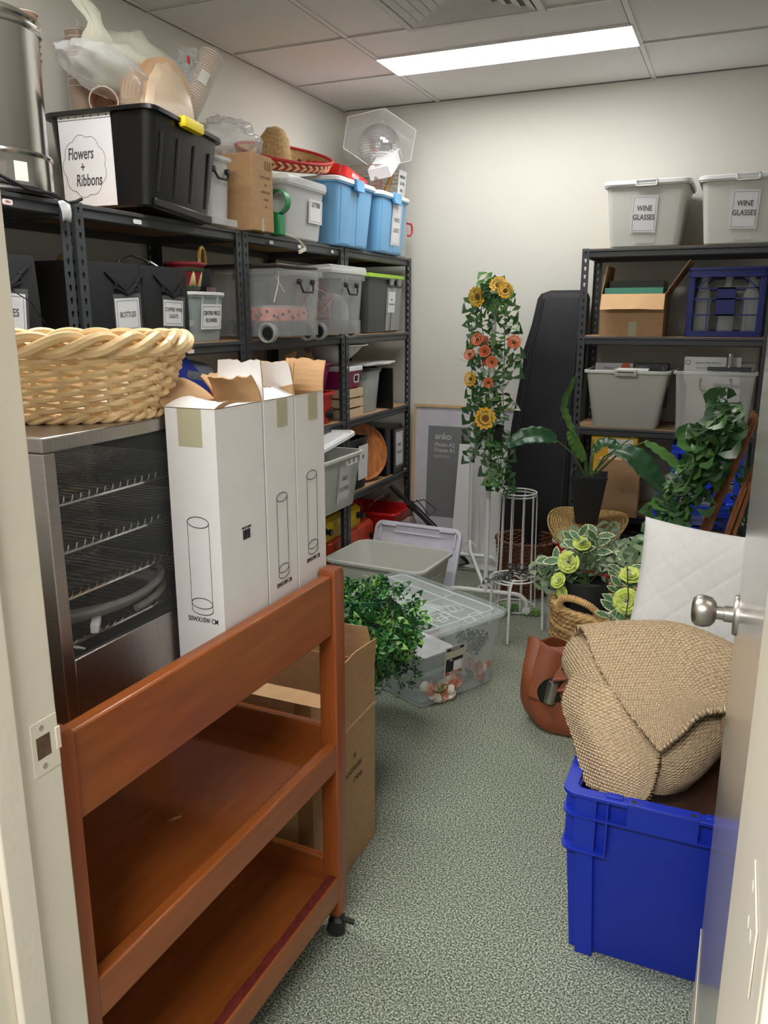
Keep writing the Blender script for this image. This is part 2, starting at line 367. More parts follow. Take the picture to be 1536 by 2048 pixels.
# ---------------------------------------------------------------- pie warmer
M_steel = mat('brushed_steel', (178, 172, 168), .3, 1, var=.07, vscale=25, bump=.05, bscale=200, stretch=(1, 1, 14))
M_steelh = mat('brushed_steel_side', (172, 166, 162), .34, 1, var=.08, vscale=20, bump=.05, bscale=200, stretch=(1, 14, 1))
M_dark = mat('dark_interior', (44, 43, 43), .4, .4)
M_chrome = mat('chrome_wire', (200, 200, 200), .16, 1, var=.02)
M_glass = clear('clear_glass', (235, 240, 240), .015, .03, add=.07)
pw = thing('food_warmer', 'stainless steel food warmer cabinet with glass side, standing on the trolley', 'food warmer', (-1.135, 1.135, .8125))
X1, Y1, Hh = .21, .265, .512      # half width, half length, height
for sx in (-1, 1):
    for sy in (-1, 1):
        MB().box((min(sx*X1, sx*(X1-.03)), min(sy*Y1, sy*(Y1-.024)), 0), (max(sx*X1, sx*(X1-.03)), max(sy*Y1, sy*(Y1-.024)), Hh-.024)).build('corner_post', M_steel, pw, bevel=.002)
MB().box((-X1, -Y1, Hh-.0238), (X1, Y1, Hh)).build('top_panel', M_steelh, pw, bevel=.003)
MB().box((X1-.012, -Y1+.0245, .002), (X1-.002, Y1-.0245, .152)).build('front_panel', M_steelh, pw, bevel=.002)
MB().box((-X1+.03, -Y1+.003, .002), (X1-.03, -Y1+.008, Hh-.024)).build('end_panel', M_steel, pw)
MB().box((-X1+.004, -Y1+.02, .004), (X1-.014, Y1-.02, .148)).build('base_tray', M_dark, pw)
MB().box((-X1+.03, Y1-.008, .002), (X1-.03, Y1-.003, Hh-.024)).build('end_panel', M_dark, pw)
MB().box((X1-.009, -Y1+.024, .153), (X1-.005, Y1-.024, Hh-.024)).build('glass_pane', M_glass, pw)
MB().box((-X1+.005, -Y1+.024, .153), (-X1+.009, Y1-.024, Hh-.024)).build('glass_pane', clear('smoked_glass', (60, 60, 62), .5, .05), pw)
MB().tube([(X1-.016, -Y1+.03, .155), (X1-.016, -Y1+.03, Hh-.03)], .0028).tube([(X1-.03, -Y1+.034, .152), (X1-.016, -Y1+.036, .17), (X1-.016, -Y1+.06, .156)], .003).build('shelf_upright', M_chrome, pw)
for z in (.40, .322, .246, .168):
    b = MB()
    b.tube([(X1-.024, -Y1+.028, z), (X1-.024, Y1-.028, z)], .0035, 6).tube([(-X1+.02, -Y1+.028, z), (-X1+.02, Y1-.028, z)], .0035, 6)
    n = 26
    for i in range(n):
        y = -Y1+.036+(2*Y1-.072)*i/(n-1)
        b.tube([(X1-.022, y, z+.012), (X1-.024, y, z+.004), (X1-.032, y, z+.0045), (-X1+.02, y, z+.0045)], .0014, 5)
    b.build('wire_shelf', M_chrome, pw)
# cable coil in the warmer
b = MB(); P = []
for i in range(150):
    a = i/150*2*pi*3.2; r = .105+.012*sin(a*.37+1); P.append((r*cos(a)*.85, r*sin(a)*1.3, .008+.0085*a/(2*pi)+.004*sin(a*1.3)))
cc = thing('cable_coil', 'grey power cable coiled inside the food warmer', 'cable', (-1.03, 1.05, .9915))
b.tube(P, .0065, 8).build('cable', mat('grey_cable', (112, 112, 108), .5), cc)
MB().cbox((.085, -.085, .0085), (.012, .055, .015), rot=(0, 0, .65)).build('white_tag', M_paper, cc, bevel=.001)
# flat bright tray on the middle rack
ft = thing('baking_tray', 'shiny metal tray on a rack inside the food warmer', 'tray', (-1.20, 1.00, 1.1422))
MB().loft([rr(.07, .09, .015, .0), rr(.075, .095, .015, .008), rr(.085, .105, .02, .0085), rr(.073, .093, .015, .0075), rr(.068, .088, .015, .002)]).build('tray', M_chrome, ft)
# ---------------------------------------------------------------- wicker
def weave(b, rx0, ry0, rx1, ry1, z0, z1, rows, stakes, r, amp, n=None, bulge=0):
    n = n or stakes*6
    for k in range(rows):
        t = k/max(1, rows-1); z = z0+(z1-z0)*t; bg = bulge*sin(pi*t)
        rx = rx0+(rx1-rx0)*t+bg; ry = ry0+(ry1-ry0)*t+bg
        P = []
        for i in range(n):
            a = 2*pi*i/n; w = amp*cos(stakes*a/2*1.0+pi*k)
            P.append(((rx+w)*cos(a), (ry+w)*sin(a), z+r*.25*sin(stakes*a/2+pi*k)))
        b.tube(P, r, 6, closed=True)
M_wick = mat('pale_willow', (226, 194, 144), .5, var=.14, vscale=30, stretch=(1, 1, 4), coat=.1)
wb = thing('wicker_basket', 'pale oval wicker basket on top of the steel food warmer', 'basket', (-1.165, 1.128, 1.3255))
RX, RY_ = .225, .165
b = MB(); weave(b, RX, RY_, RX+.035, RY_+.035, .012, .112, 11, 34, .0062, .0055, n=272); b.build('woven_wall', M_wick, wb)
b = MB()
for i in range(34):
    a = 2*pi*(i+.5)/34
    b.tube([((RX+.035*t)*cos(a), (RY_+.035*t)*sin(a), .004+.112*t) for t in (0, .5, 1)], .0042, 6)
b.build('stakes', M_wick, wb)
b = MB(); b.lathe([(.001, .004), (RX*.98, .004), (RX*.98, .011), (.001, .011)], 48, sy=RY_/RX); b.build('base', M_wick, wb)
b = MB()
for s in range(3):
    P = []
    for i in range(300):
        a = 2*pi*i/300; ph = a*9+s*2*pi/3
        rr_ = .012*cos(ph); P.append(((RX+.040+rr_)*cos(a), (RY_+.040+rr_)*sin(a), .128+.013*sin(ph)))
    b.tube(P, .0088, 7, closed=True)
b.build('braided_rim', M_wick, wb)
b = MB()
for s in range(2):
    P = [((RX+.004+.005*cos(a*22+s*pi))*cos(a), (RY_+.004+.005*cos(a*22+s*pi))*sin(a), .006+.004*sin(a*22+s*pi)) for a in [2*pi*i/264 for i in range(264)]]
    b.tube(P, .0048, 6, closed=True)
b.build('foot_rim', M_wick, wb)
# ---------------------------------------------------------------- white cartons
M_wcard = mat('white_card', (232, 229, 226), .65, var=.02, vscale=20, bump=.05, bscale=60)
M_bcard = mat('brown_card', (184, 146, 104), .8, var=.08, vscale=25, bump=.08, bscale=120, stretch=(1, 1, 3))
M_tape = clear('packing_tape', (206, 200, 168), .7, .25)
def flap(parent, mo, mi, p, ux, w, h, out, ang, seed, tear=.005, taper=.10, curl=0):
    """carton flap hinged at p along ux (unit) with outward normal out; ang 0 = up, + outwards. Two skins so the outside and inside differ"""
    ux = Vector(ux); out = Vector(out); p = Vector(p); rnd = random.Random(seed)
    up = Vector((0, 0, 1)); nu, nv = 10, 6
    tops = [rnd.uniform(-tear, tear*.4) for _ in range(nu+1)]
    def fn(off):
        def f(u, v):
            a = radians(ang+curl*v); d = up*cos(a)+out*sin(a); nrm = out*cos(a)-up*sin(a)
            uu = .5+(u-.5)*(1-taper*v)
            return p+ux*(w*uu)+d*(h+tops[int(round(u*nu))])*v+nrm*(off+.004*sin(u*5+seed)*v)
        return f
    b = MB(); b.grid(fn(.0016), nu, nv, 0); b.grid(fn(-.0016), nu, nv, 1)
    n = nu+1; o = (nu+1)*(nv+1); rim = [j*n for j in range(nv+1)]+[nv*n+i for i in range(1, n)]+[j*n+nu for j in range(nv-1, -1, -1)]
    fs = [(rim[i], rim[i+1], rim[i+1]+o, rim[i]+o) for i in range(len(rim)-1)]
    base = len(b.f)
    for q in fs: b.f.append(q); b.m.append(1)
    return b.build('flap', [mo, mi], parent, smooth=False)
def carton(name, label, loc, W, D, H, mo, mi, flaps, rz=0, cat='carton', group=None, seal=False):
    """open carton; local box from (0,0) to (W,D); flaps: (side, height, angle, seed, curl)"""
    t = thing(name, label, cat, loc, rz, group)
    q = lambda i, z: [Vector(v) for v in ((i, i, z), (W-i, i, z), (W-i, D-i, z), (i, D-i, z))]
    b = MB(); b.loft([q(.001, 0), q(0, .002), q(0, H)], True, False, 0); b.loft([q(0, H), q(.004, H), q(.004, .008)], False, True, 1)
    b.build('carton_body', [mo, mi], t, smooth=False)
    S = {'-y': ((0, 0, H), (1, 0, 0), W, (0, -1, 0)), '+y': ((0, D, H), (1, 0, 0), W, (0, 1, 0)), '-x': ((0, 0, H), (0, 1, 0), D, (-1, 0, 0)), '+x': ((W, 0, H), (0, 1, 0), D, (1, 0, 0))}
    for s, h, a, sd, cu in flaps:
        p, ux, w, o = S[s]; flap(t, mo, mi, p, ux, w, h, o, a, sd, curl=cu)
    return t
def vase_print(parent, loc, rot, w, h):
    """line drawing of a cylinder vase on a carton face (face looks to local -Y)"""
    b = MB(); e = lambda zc, a0=0, a1=2*pi: [(w/2*cos(a0+(a1-a0)*i/28), -.0004, zc+.22*w*sin(a0+(a1-a0)*i/28)) for i in range(29)]
    b.tube(e(h/2), .0007, 4).tube(e(-h/2+.012), .0007, 4).tube(e(-h/2, pi, 2*pi), .0007, 4)
    for s in (-1, 1): b.tube([(s*w/2, -.0004, -h/2), (s*w/2, -.0004, h/2)], .00045, 4)
    return b.build('vase_drawing', M_ink, parent, loc, rot, smooth=False)
ZB = .8125
CX = -.9175
c1 = carton('white_carton', 'tall white carton nearest the wicker basket, barcode on its side', (CX, 1.143, ZB), .105, .150, .53, M_wcard, M_bcard, [('-y', .052, -68, 1, -10), ('-x', .075, 42, 2, 15), ('+y', .055, -12, 3, -18), ('+x', .03, -100, 4, 0)], cat='carton', group='white vase cartons on the trolley')
vase_print(c1, (.058, -.0004, .245), (0, 0, 0), .046, .165); lettering('lettering', '50WX10W CM', .0135, M_ink, c1, (.058, -.0006, .142), sx=.75)
MB().cbox((.052, -.0008, .497), (.05, .0008, .066)).build('tape_strip', M_tape, c1, smooth=False)
b = MB()
random.seed(5); y = .070
while y < .094:
    d = random.choice((.0006, .001, .0016)); b.box((.1052, y, .282), (.1056, y+d, .30)); y += d+random.choice((.0006, .001))
b.build('barcode', M_ink, c1, smooth=False)
lettering('lettering', '50X10CYLINDER', .006, M_ink, c1, (.1056, .082, .304), (pi/2, 0, pi/2), sx=.7)
c2 = carton('white_carton', 'middle tall white carton of the three on the trolley', (CX, 1.300, ZB), .105, .112, .53, M_wcard, M_bcard, [('-y', .075, -4, 5, 4), ('+y', .07, 10, 6, 8), ('+x', .045, -62, 7, 0), ('-x', .06, 30, 8, 10)], group='white vase cartons on the trolley')
c3 = carton('white_carton', 'rightmost tall white carton, at the castor end of the trolley', (CX, 1.418, ZB), .105, .122, .53, M_wcard, M_bcard, [('-x', .068, 14, 9, 10), ('+y', .07, 6, 10, 14), ('-y', .07, 4, 11, 6), ('+x', .02, -120, 12, 0)], group='white vase cartons on the trolley')
for c_, yc, w_, h_, z_ in ((c2, .055, .040, .160, .255), (c3, .062, .043, .165, .275)):
    vase_print(c_, (.1054, yc, z_), (0, 0, pi/2), w_, h_)
    lettering('lettering', '50WX10W CM', .0125, M_ink, c_, (.1058, yc, z_-h_/2-.02), (pi/2, 0, pi/2), sx=.72)
    MB().cbox((.1058, yc+.01, .503), (.0008, .04, .055)).build('tape_strip', M_tape, c_, smooth=False)
# ---------------------------------------------------------------- brown carton behind the trolley
g = carton('brown_carton', 'big brown carton on the floor behind the trolley with folded flaps', (-1.38, 1.60, 0), .52, .31, .555, M_bcard, M_bcard, [('+y', .10, 5, 20, 0), ('+x', .085, 3, 21, 4), ('-x', .12, 10, 22, 0), ('-y', .06, -86, 23, 0)], cat='carton')
for body, z, sz in (('18', .335, .02), ('GLASSWARE', .298, .021), ('CHINA', .262, .021)):
    lettering('lettering', body, sz, mat('faded_ink', (74, 62, 52), .7), g, (.5206, .165, z), (pi/2, 0, pi/2), align='LEFT' if body != 'GLASSWARE' else 'CENTER', sx=.9)
k = MB(); k.box((.515, -.0012, .30), (.5212, .0, .565)).box((.5205, 0, .30), (.5215, .02, .565)).box((.0, -.0012, .425), (.52, -.0002, .436))
k.build('crushed_edge_tape', M_tape, g, smooth=False)
MB().box((.44, -.0006, 0), (.485, -.0001, .555)).build('brown_tape', mat('brown_tape', (150, 112, 72), .3), g, smooth=False)
MB().box((.5201, .0, .430), (.5222, .31, .436)).box((.5201, .03, .395), (.5208, .06, .42)).build('fold_crease', mat('crease_card', (206, 172, 130), .8), g, smooth=False)
# ---------------------------------------------------------------- tubs and what stands on the left shelves
M_greytub = mat('pale_grey_plastic', (206, 208, 200), .38, var=.015)
M_whitepl = mat('white_plastic', (236, 237, 238), .35, var=.01)
M_milky = clear('milky_plastic', (234, 236, 234), .32, .25)
M_clearpl = clear('clear_plastic', (228, 234, 238), .12, .1, add=.3)
M_blue = mat('sky_blue_plastic', (112, 172, 218), .35, var=.02)
M_black = mat('black_tub_plastic', (15, 16, 18), .28, var=.04)
M_blackm = mat('black_fabric', (23, 23, 26), .85, var=.15, vscale=40, bump=.25, bscale=300)
M_dkgrey = mat('dark_grey_plastic', (66, 70, 74), .4, var=.03)
M_yel = mat('yellow_plastic', (246, 220, 40), .4, var=.02)
def tub_body(W, D, H, tp=.86, r=.03, wall=.003, rim=.012, rimh=.014, floor=.004, foot=0):
    w, d = W/2-rim, D/2-rim; bw, bd = w*tp, d*tp; b = MB()
    R = [rr(bw*.96, bd*.96, r*.8, 0), rr(bw, bd, r, .006), rr(w, d, r, H-rimh), rr(w+rim, d+rim, r+rim*.6, H-rimh), rr(w+rim, d+rim, r+rim*.6, H-.002), rr(w+rim-.002, d+rim-.002, r+rim*.5, H), rr(w-wall+.001, d-wall+.001, r, H), rr(w-wall, d-wall, r, H-.003), rr(bw-wall, bd-wall, r, floor+.004), rr(bw*.95, bd*.95, r*.8, floor)]
    return b.loft(R)
def lid_mesh(W, D, h=.02, r=.04, lip=.012, dome=.006):
    w, d = W/2, D/2
    return MB().loft([rr(w-.004, d-.004, r, 0), rr(w, d, r, 0), rr(w, d, r, h*.55), rr(w-.004, d-.004, r, h*.7), rr(w-lip, d-lip, r, h*.7), rr(w-lip-.004, d-lip-.004, r, h*.35), rr(w-.035, d-.035, r, h*.35), rr(w-.04, d-.04, r, h*.35+dome), rr(w*.3, d*.3, r*.4, h*.35+dome)])
def tub(name, label, loc, rz, W, D, H, m, tp=.86, lid=None, lidh=.022, clip=None, cat='storage tub', group=None, rot=None, r=.03, rim=.012):
    t = thing(name, label, cat, loc, rz, group, rot)
    tub_body(W, D, H, tp, r, rim=rim).build('body', m, t, bevel=0)
    if lid: lid_mesh(W+.008, D+.008, lidh, r+.012).build('lid', lid, t, (0, 0, H-.006))
    if clip:
        for s in (-1, 1):
            MB().loft([rr(.042, .009, .004, -.035, 0, s*.004), rr(.046, .010, .004, -.02), rr(.046, .010, .004, .016), rr(.042, .007, .003, .02, 0, -s*.004)]).build('clip', clip, t, (0, s*(D/2+.006), H))
    return t
def front_y(t, W, D, H, z, tp=.86, rim=.012):
    """y of the tub's front face at height z"""
    d = D/2-rim; return -(d*tp+(d-d*tp)*z/(H-.014))
def bail(parent, m, loc, w=.10, drop=.045, r=.005, knob=.011, rot=(0,0,0)):
    """swing handle on a tub face, looking to local -Y"""
    b = MB(); b.tube([(-w/2, -.010, 0), (-w/2+.006, -.016, -drop*.6), (-w/2+.016, -.018, -drop), (w/2-.016, -.018, -drop), (w/2-.006, -.016, -drop*.6), (w/2, -.010, 0)], r, 8)
    for s in (-1, 1): b.lathe([(.0005, -.014), (knob*.8, -.014), (knob, -.010), (knob, .0), (.0005, .0)], 16, M=Matrix.Translation((s*w/2, -.002, 0)) @ Matrix.Rotation(pi/2, 4, 'X') @ Matrix.Scale(-1, 4, (0,0,1)))
    return b.build('handle', m, parent, loc, rot)
T = 1.8258
# urn
ur = thing('hot_water_urn', 'big stainless steel urn at the left edge of the top shelf', 'urn', (-2.02, 1.80, T))
M_urn = mat('polished_steel', (206, 204, 200), .16, 1, var=.03, vscale=6, stretch=(1, 1, .2))
MB().lathe([(.165, 0), (.176, .004), (.178, .01), (.178, .10), (.172, .104), (.172, .43), (.174, .434), (.0, .434)], 56).build('body', M_urn, ur)
MB().lathe([(.1725, .098), (.181, .100), (.184, .106), (.181, .112), (.1725, .114)], 56).build('waist_ring', M_urn, ur)
MB().lathe([(.172, .426), (.180, .428), (.184, .434), (.184, .440), (.178, .446), (.182, .452), (.180, .460), (.160, .472), (.09, .482), (.001, .486)], 56).build('lid', M_urn, ur)
MB().lathe([(.168, 0), (.181, .0), (.182, .008), (.178, .014)], 56).build('foot_ring', M_blackpl, ur)
b = MB(); 
a0 = radians(-12)
b.grid(lambda u, v: (.1788*cos(a0+(u-.5)*.22), .1788*sin(a0+(u-.5)*.22), .03+.05*v), 6, 2); b.build('rating_label', mat('label_silver', (214, 214, 206), .5), ur)
cd = tag(MB().tube([(-1.836, 1.55, T+.06), (-1.832, 1.66, T+.035), (-1.828, 1.76, T+.008), (-1.826, 1.86, T+.006), (-1.824, 1.90, T-.012), (-1.822, 1.93, T-.006), (-1.826, 1.96, T+.006)], .005, 8).tube([(-1.838, 1.56, T+.02), (-1.832, 1.68, T+.016), (-1.829, 1.80, T+.014), (-1.824, 1.875, T-.004)], .004, 8).build('power_cord', M_blackpl), 'black power cord of the urn trailing along the shelf edge', 'cord')
b = MB(); b.grid(lambda u, v: (-1.822+.006*sin(v*3), 1.862+.045*u*(1-.3*v)+.01*v, T-.012-.055*v+.006*sin(u*3)), 6, 6)
tag(b.build('cord_tag', mat('foil_tag', (222, 222, 226), .25, .4, var=.2, vscale=60), solid=.0008), 'crumpled silver white tag hanging from the urn cord', 'tag')
# shelf edge stickers
def sticker(y, z, w=.04, txt=None, col=M_paper, x=XF+.0038, label=None):
    b = MB().loft([[Vector((q.z, q.x, q.y)) for q in rr(w/2, .007, .005, xx)] for xx in (0, .0008)])
    o = b.build('shelf_sticker', col, None, (x, y, z))
    tag(o, label, 'sticker', 'stickers on the shelf edges')
    if txt: lettering('lettering', txt, .010, M_ink, o, (.0012, 0, 0), (pi/2, 0, pi/2), sx=.9)
M_pink = mat('pink_sticker', (244, 214, 214), .5)
sticker(1.705, 1.795, .034, 'URN', M_pink, label='pink sticker reading URN on the shelf edge below the urn')
sticker(2.225, 1.795, .04, None, label='white sticker under the black tub on the top shelf edge')
sticker(3.06, 1.795, .03, None, label='small white sticker under the brown carton of the top shelf')
sticker(3.30, 1.795, .03, None, label='round white sticker under the LETTERS tub on the top shelf edge')
sticker(3.62, 1.795, .025, None, label='tiny white sticker left of the first blue tub on the shelf edge')
sticker(2.47, 1.370, .04, None, M_pink, label='pink sticker on the shelf edge above the blue camp bag')
# paper cups
M_cup = mat('brown_paper_cup', (176, 142, 116), .6, var=.05)
M_cuprim = mat('white_cup_rim', (236, 228, 218), .5)
def cup_mesh():
    b = MB()
    b.lathe([(.031, 0), (.0315, .001), (.0435, .104), (.0425, .104), (.030, .006), (.0005, .006)], 28, m=0)
    P = [(.0445*cos(2*pi*i/28), .0445*sin(2*pi*i/28), .105) for i in range(28)]; b.tube(P, .0022, 6, closed=True, m=1)
    return b
cup0 = None
def cup_stack(base, axis, n, pitch, label, group, flip=False, sleeve=None):
    """n nested cups from base along axis"""
    global cup0
    ax = Vector(axis).normalized(); q = Vector((0, 0, 1)).rotation_difference(ax if not flip else -ax); base = Vector(base)
    for i in range(n):
        p = base+ax*(pitch*i+(.107 if flip else 0))
        if cup0 is None: cup0 = cup_mesh().build('paper_cup', [M_cup, M_cuprim]); o = cup0
        else: o = cup0.copy(); COL.objects.link(o)
        o.location = p; o.rotation_euler = q.to_euler(); tag(o, label, 'cup', group)
    if sleeve:
        L = pitch*(n-1)+.108; M4 = Matrix.Translation(base) @ Vector((0, 0, 1)).rotation_difference(ax).to_matrix().to_4x4()
        b = MB(); b.lathe([(.049, -.004), (.050, .02), (.0495, L*.5), (.0505, L-.01), (.03, L+.008), (.006, L+.012), (.004, L+.03), (.012, L+.04)], 26, M=M4)
        return tag(b.build('plastic_sleeve', M_film), sleeve, 'plastic sleeve')
M_film = clear('plastic_film', (240, 240, 236), .10, .08, add=.4)
M_bagw = clear('milky_bag', (238, 238, 220), .55, .18)
M_bagc = clear('clear_bag', (222, 226, 228), .2, .1)
M_bagb = clear('beige_bag', (236, 214, 188), .6, .25)
# black tub with handwritten sheet
BT = Vector((-1.985, 2.40, T+.004))
bt = tub('black_storage_tub', 'black open tub with a Flowers and Ribbons sheet and a yellow clip', BT, 0, .44, .44, .298, M_black, .87, rot=(0, radians(4.5), radians(93)), r=.035, rim=.016)
for s in (-1, 1):
    for k in range(4):
        x = -.14+.093*k
        b = MB(); b.loft([rr(.006, .004, .003, .05, x, -.181), rr(.006, .004, .003, .235, x, -.2015)]); b.build('rib', M_black, bt) if s > 0 else None
MB().loft([rr(.055, .013, .008, .272, 0, -.222), rr(.06, .015, .008, .280, 0, -.222), rr(.058, .013, .008, .304, 0, -.222)]).build('yellow_clip', M_yel, bt)
MB().box((-.165, -.196, .0), (.165, -.180, .028)).build('base_skirt', M_black, bt, bevel=.004)
pl = MB().box((-.105, -.0007, -.132), (.105, .0007, .132)).build('paper_label', M_paper, bt, (-.1935, .05, .138), (radians(5.5), 0, radians(-90)), smooth=False)
M_pen = mat('pen_ink', (70, 70, 74), .6)
lettering('lettering', 'Flowers', .052, M_pen, pl, (-.025, -.0012, .03), shear=.18, sx=.62)
lettering('lettering', '+', .045, M_pen, pl, (-.02, -.0012, -.012), sx=.7)
lettering('lettering', 'Ribbons', .052, M_pen, pl, (.0, -.0012, -.052), shear=.18, sx=.62)
b = MB(); P = []
for i in range(181):
    a = 2*pi*i/180; r_ = 1+.10*abs(sin(a*4.5)); P.append((.080*r_*cos(a)-.012, -.0012, .088*r_*sin(a)-.008))
b.tube(P, .0007, 4); b.build('cloud_outline', M_pen, pl, smooth=False)
pk = MB().box((-.105, -.0012, .134), (.105, -.0004, .148)); pk.build('punched_strip', M_paper, pl, smooth=False)
k = MB()
for i in range(7): k.lathe([(.003, 0), (.0005, .0003)], 8, M=Matrix.Translation((-.09+.03*i, -.0013, .141)) @ Matrix.Rotation(pi/2, 4, 'X'))
k.build('punch_hole', M_ink, pl, smooth=False)
# bags and cups in the black tub
def blob(name, label, cat, c, rad, m, seed, amp=.18, freq=6, rot=(0,0,0), sharp=.5, n=40):
    """crumpled bag: a closed sheet pushed in and out into folds"""
    from mathutils import noise
    b = MB(); rings = []; off = Vector((seed*3.7, seed*1.3, seed*2.1))
    M4 = Euler(rot).to_matrix()
    for j in range(1, n//2):
        th = pi*j/(n//2); ring = []
        for i in range(n):
            ph = 2*pi*i/n; d = Vector((sin(th)*cos(ph), sin(th)*sin(ph), cos(th)))
            k = 1+amp*(noise.noise(d*freq*.35+off)*1.2+(abs(noise.noise(d*freq+off))-.25)*sharp*1.6)
            ring.append(Vector(c)+M4 @ Vector((d.x*rad[0]*k, d.y*rad[1]*k, d.z*rad[2]*k)))
        rings.append(ring)
    b.loft(rings); o = b.build(name, m, ang=60)
    return tag(o, label, cat)
slv = cup_stack((-1.965, 2.60, 2.13), (.12, .50, .80), 27, .0098, 'brown paper cup in the tall stack leaning right out of the black tub', 'paper cups in the leaning stack', sleeve='clear sleeve around the leaning stack of paper cups')
b = MB(); M4 = Matrix.Translation((-1.965, 2.60, 2.13)) @ Vector((0, 0, 1)).rotation_difference(Vector((.12, .5, .8)).normalized()).to_matrix().to_4x4()
b.grid(lambda u, v: M4 @ Vector((.0515*cos(-.95+.7*u), .0515*sin(-.95+.7*u), .215+.05*v)), 6, 2)
b.build('price_sticker', mat('white_sticker', (222, 220, 214), .5), slv)
cup_stack((-2.19, 2.40, 2.16), (0, 0, 1), 9, .022, 'brown paper cup in the upright stack behind the grey bag', 'paper cups in the upright stack', sleeve='clear sleeve around the upright stack of cups')
cup_stack((-2.19, 2.555, 2.10), (0, .12, 1), 9, .022, 'brown paper cup in the short stack beside the upright stack', 'paper cups in the short stack')
cup_stack((-2.215, 2.185, 2.20), (0, 0, 1), 7, .022, 'brown paper cup in the stack half hidden behind the urn', 'paper cups behind the urn')
cup_stack((-2.07, 2.37, 2.185), (.62, -.74, -.08), 4, .015, 'paper cup lying on its side in the front corner of the black tub', 'paper cups lying in the black tub')
mbag = blob('plastic_bag', 'milky white plastic bag bulging highest out of the black tub', 'plastic bag', (-2.04, 2.50, 2.31), (.12, .25, .12), M_bagw, 2, .22, 5)
b = MB(); rings = []
for j in range(9):
    t_ = j/8; r_ = .045*(1-t_*.3)+.012*sin(t_*9); rings.append([Vector((-2.03+.02*sin(t_*4)+r_*.7*cos(2*pi*i/14), 2.305-.03*t_+r_*(1+.3*sin(i*2.1))*sin(2*pi*i/14), 2.34+.14*t_)) for i in range(14)])
b.loft(rings); b.build('twisted_end', M_bagw, mbag, ang=60)
blob('plastic_bag', 'grey clear plastic roll lying at the left of the black tub', 'plastic bag', (-1.95, 2.26, 2.255), (.085, .20, .07), M_bagc, 5, .15, 7, rot=(radians(-8), 0, 0))
cbag = blob('plastic_bag', 'crumpled clear bag with a red tie above the leaning cups', 'plastic bag', (-1.97, 2.70, 2.33), (.05, .06, .10), M_bagc, 9, .4, 8)
MB().cbox((-1.93, 2.665, 2.395), (.006, .018, .024), rot=(0, 0, .3)).build('red_tie', mat('red_tie', (214, 30, 34), .4), cbag, bevel=.002)
pb = thing('plate_pack', 'beige wrapped pack of round paper plates standing on edge in the black tub', 'plate pack', (-1.93, 2.475, 2.165), 0)
b = MB()
prof = []
for i in range(25):
    a = pi*i/24; prof.append((-.145*cos(a), .20*sin(a)))
rings = []
for k in range(8):
    x = -.06+.13*k/7; s = 1-.10*(k/7)**2-(.12 if k in (0, 7) else 0); rings.append([Vector((x, py*s, -.02+pz*s+.006*sin(i*1.7+k))) for i, (py, pz) in enumerate(prof)]+[Vector((x, -.13*s, -.06)), Vector((x, .13*s, -.06))][::-1])
b.loft(rings); b.build('wrapped_plates', M_bagb, pb)
b = MB()
for k in range(7):
    x = -.05+.016*k; b.lathe([(.001, 0), (.128, 0), (.137, .004), (.128, .005), (.001, .005)], 36, M=Matrix.Translation((x, 0, .045)) @ Matrix.Rotation(pi/2, 4, 'Y'))
b.build('plates', mat('kraft_plate', (206, 170, 132), .7), pb); pb['label'] = pb['label']
b = MB(); b.loft([rr(.12, .16, .02, 0), rr(.12, .16, .02, .09)]); tag(b.build('brown_packet', mat('kraft_packet', (196, 152, 108), .6), None, (-2.0, 2.385, 2.06), bevel=.004), 'brown packet under the grey plastic roll in the black tub', 'packet')
# white container with black handle, upside on its lid
wc = thing('white_container', 'white translucent container with a black handle beside the black tub', 'container', (-2.02, 2.722, T), 90)
tub_body(.165, .34, .235, .94, .025, rim=.008).build('body', M_milky, wc, (0, 0, .012)); MB().loft([rr(.082, .175, .02, 0), rr(.088, .185, .02, .004), rr(.088, .185, .02, .028), rr(.082, .178, .02, .030)]).build('base_tray', M_milky, wc)
lid_mesh(.172, .35, .02, .03).build('lid', M_milky, wc, (0, 0, .238)); bail(wc, M_blackpl, (.0, -.158, .2), .09, .03, .005)
MB().cbox((0, 0, .10), (.12, .28, .17)).build('paper_filling', mat('white_filling', (228, 228, 226), .8), wc, bevel=.01)
# brown carton on the top shelf
cb = thing('brown_carton', 'plain brown carton on the top shelf with faint print, plastic bag on top', 'carton', (-1.998, 2.945, T), 90)
MB().box((-.078, -.19, 0), (.078, .19, .288)).build('carton_body', M_bcard, cb, bevel=.004)
M_fprint = mat('faint_print', (140, 112, 82), .8)
for body, z, sz in (('LEAVES GARLAND', .205, .015), ('24pcs', .178, .015), ('MADE IN CHINA', .15, .014), ('60x30x30', .122, .014), ('G.W', .095, .013)):
    lettering('lettering', body, sz, M_fprint, cb, (.02, -.1906, z), sx=.62)
for dx in (0, .018, .036): MB().tube([(.022+dx, -.1906, .235), (.022+dx, -.1906, .268)], .003, 5).build('arrow_mark', M_fprint, cb)
MB().box((-.02, -.1908, .0), (.0, -.1902, .05)).build('tape_strip', M_tape, cb, smooth=False)
blob('plastic_bag', 'clear bag of dark green leaves on the brown carton', 'plastic bag', (-2.0, 2.99, T+.365), (.12, .155, .078), M_bagc, 12, .3, 6)
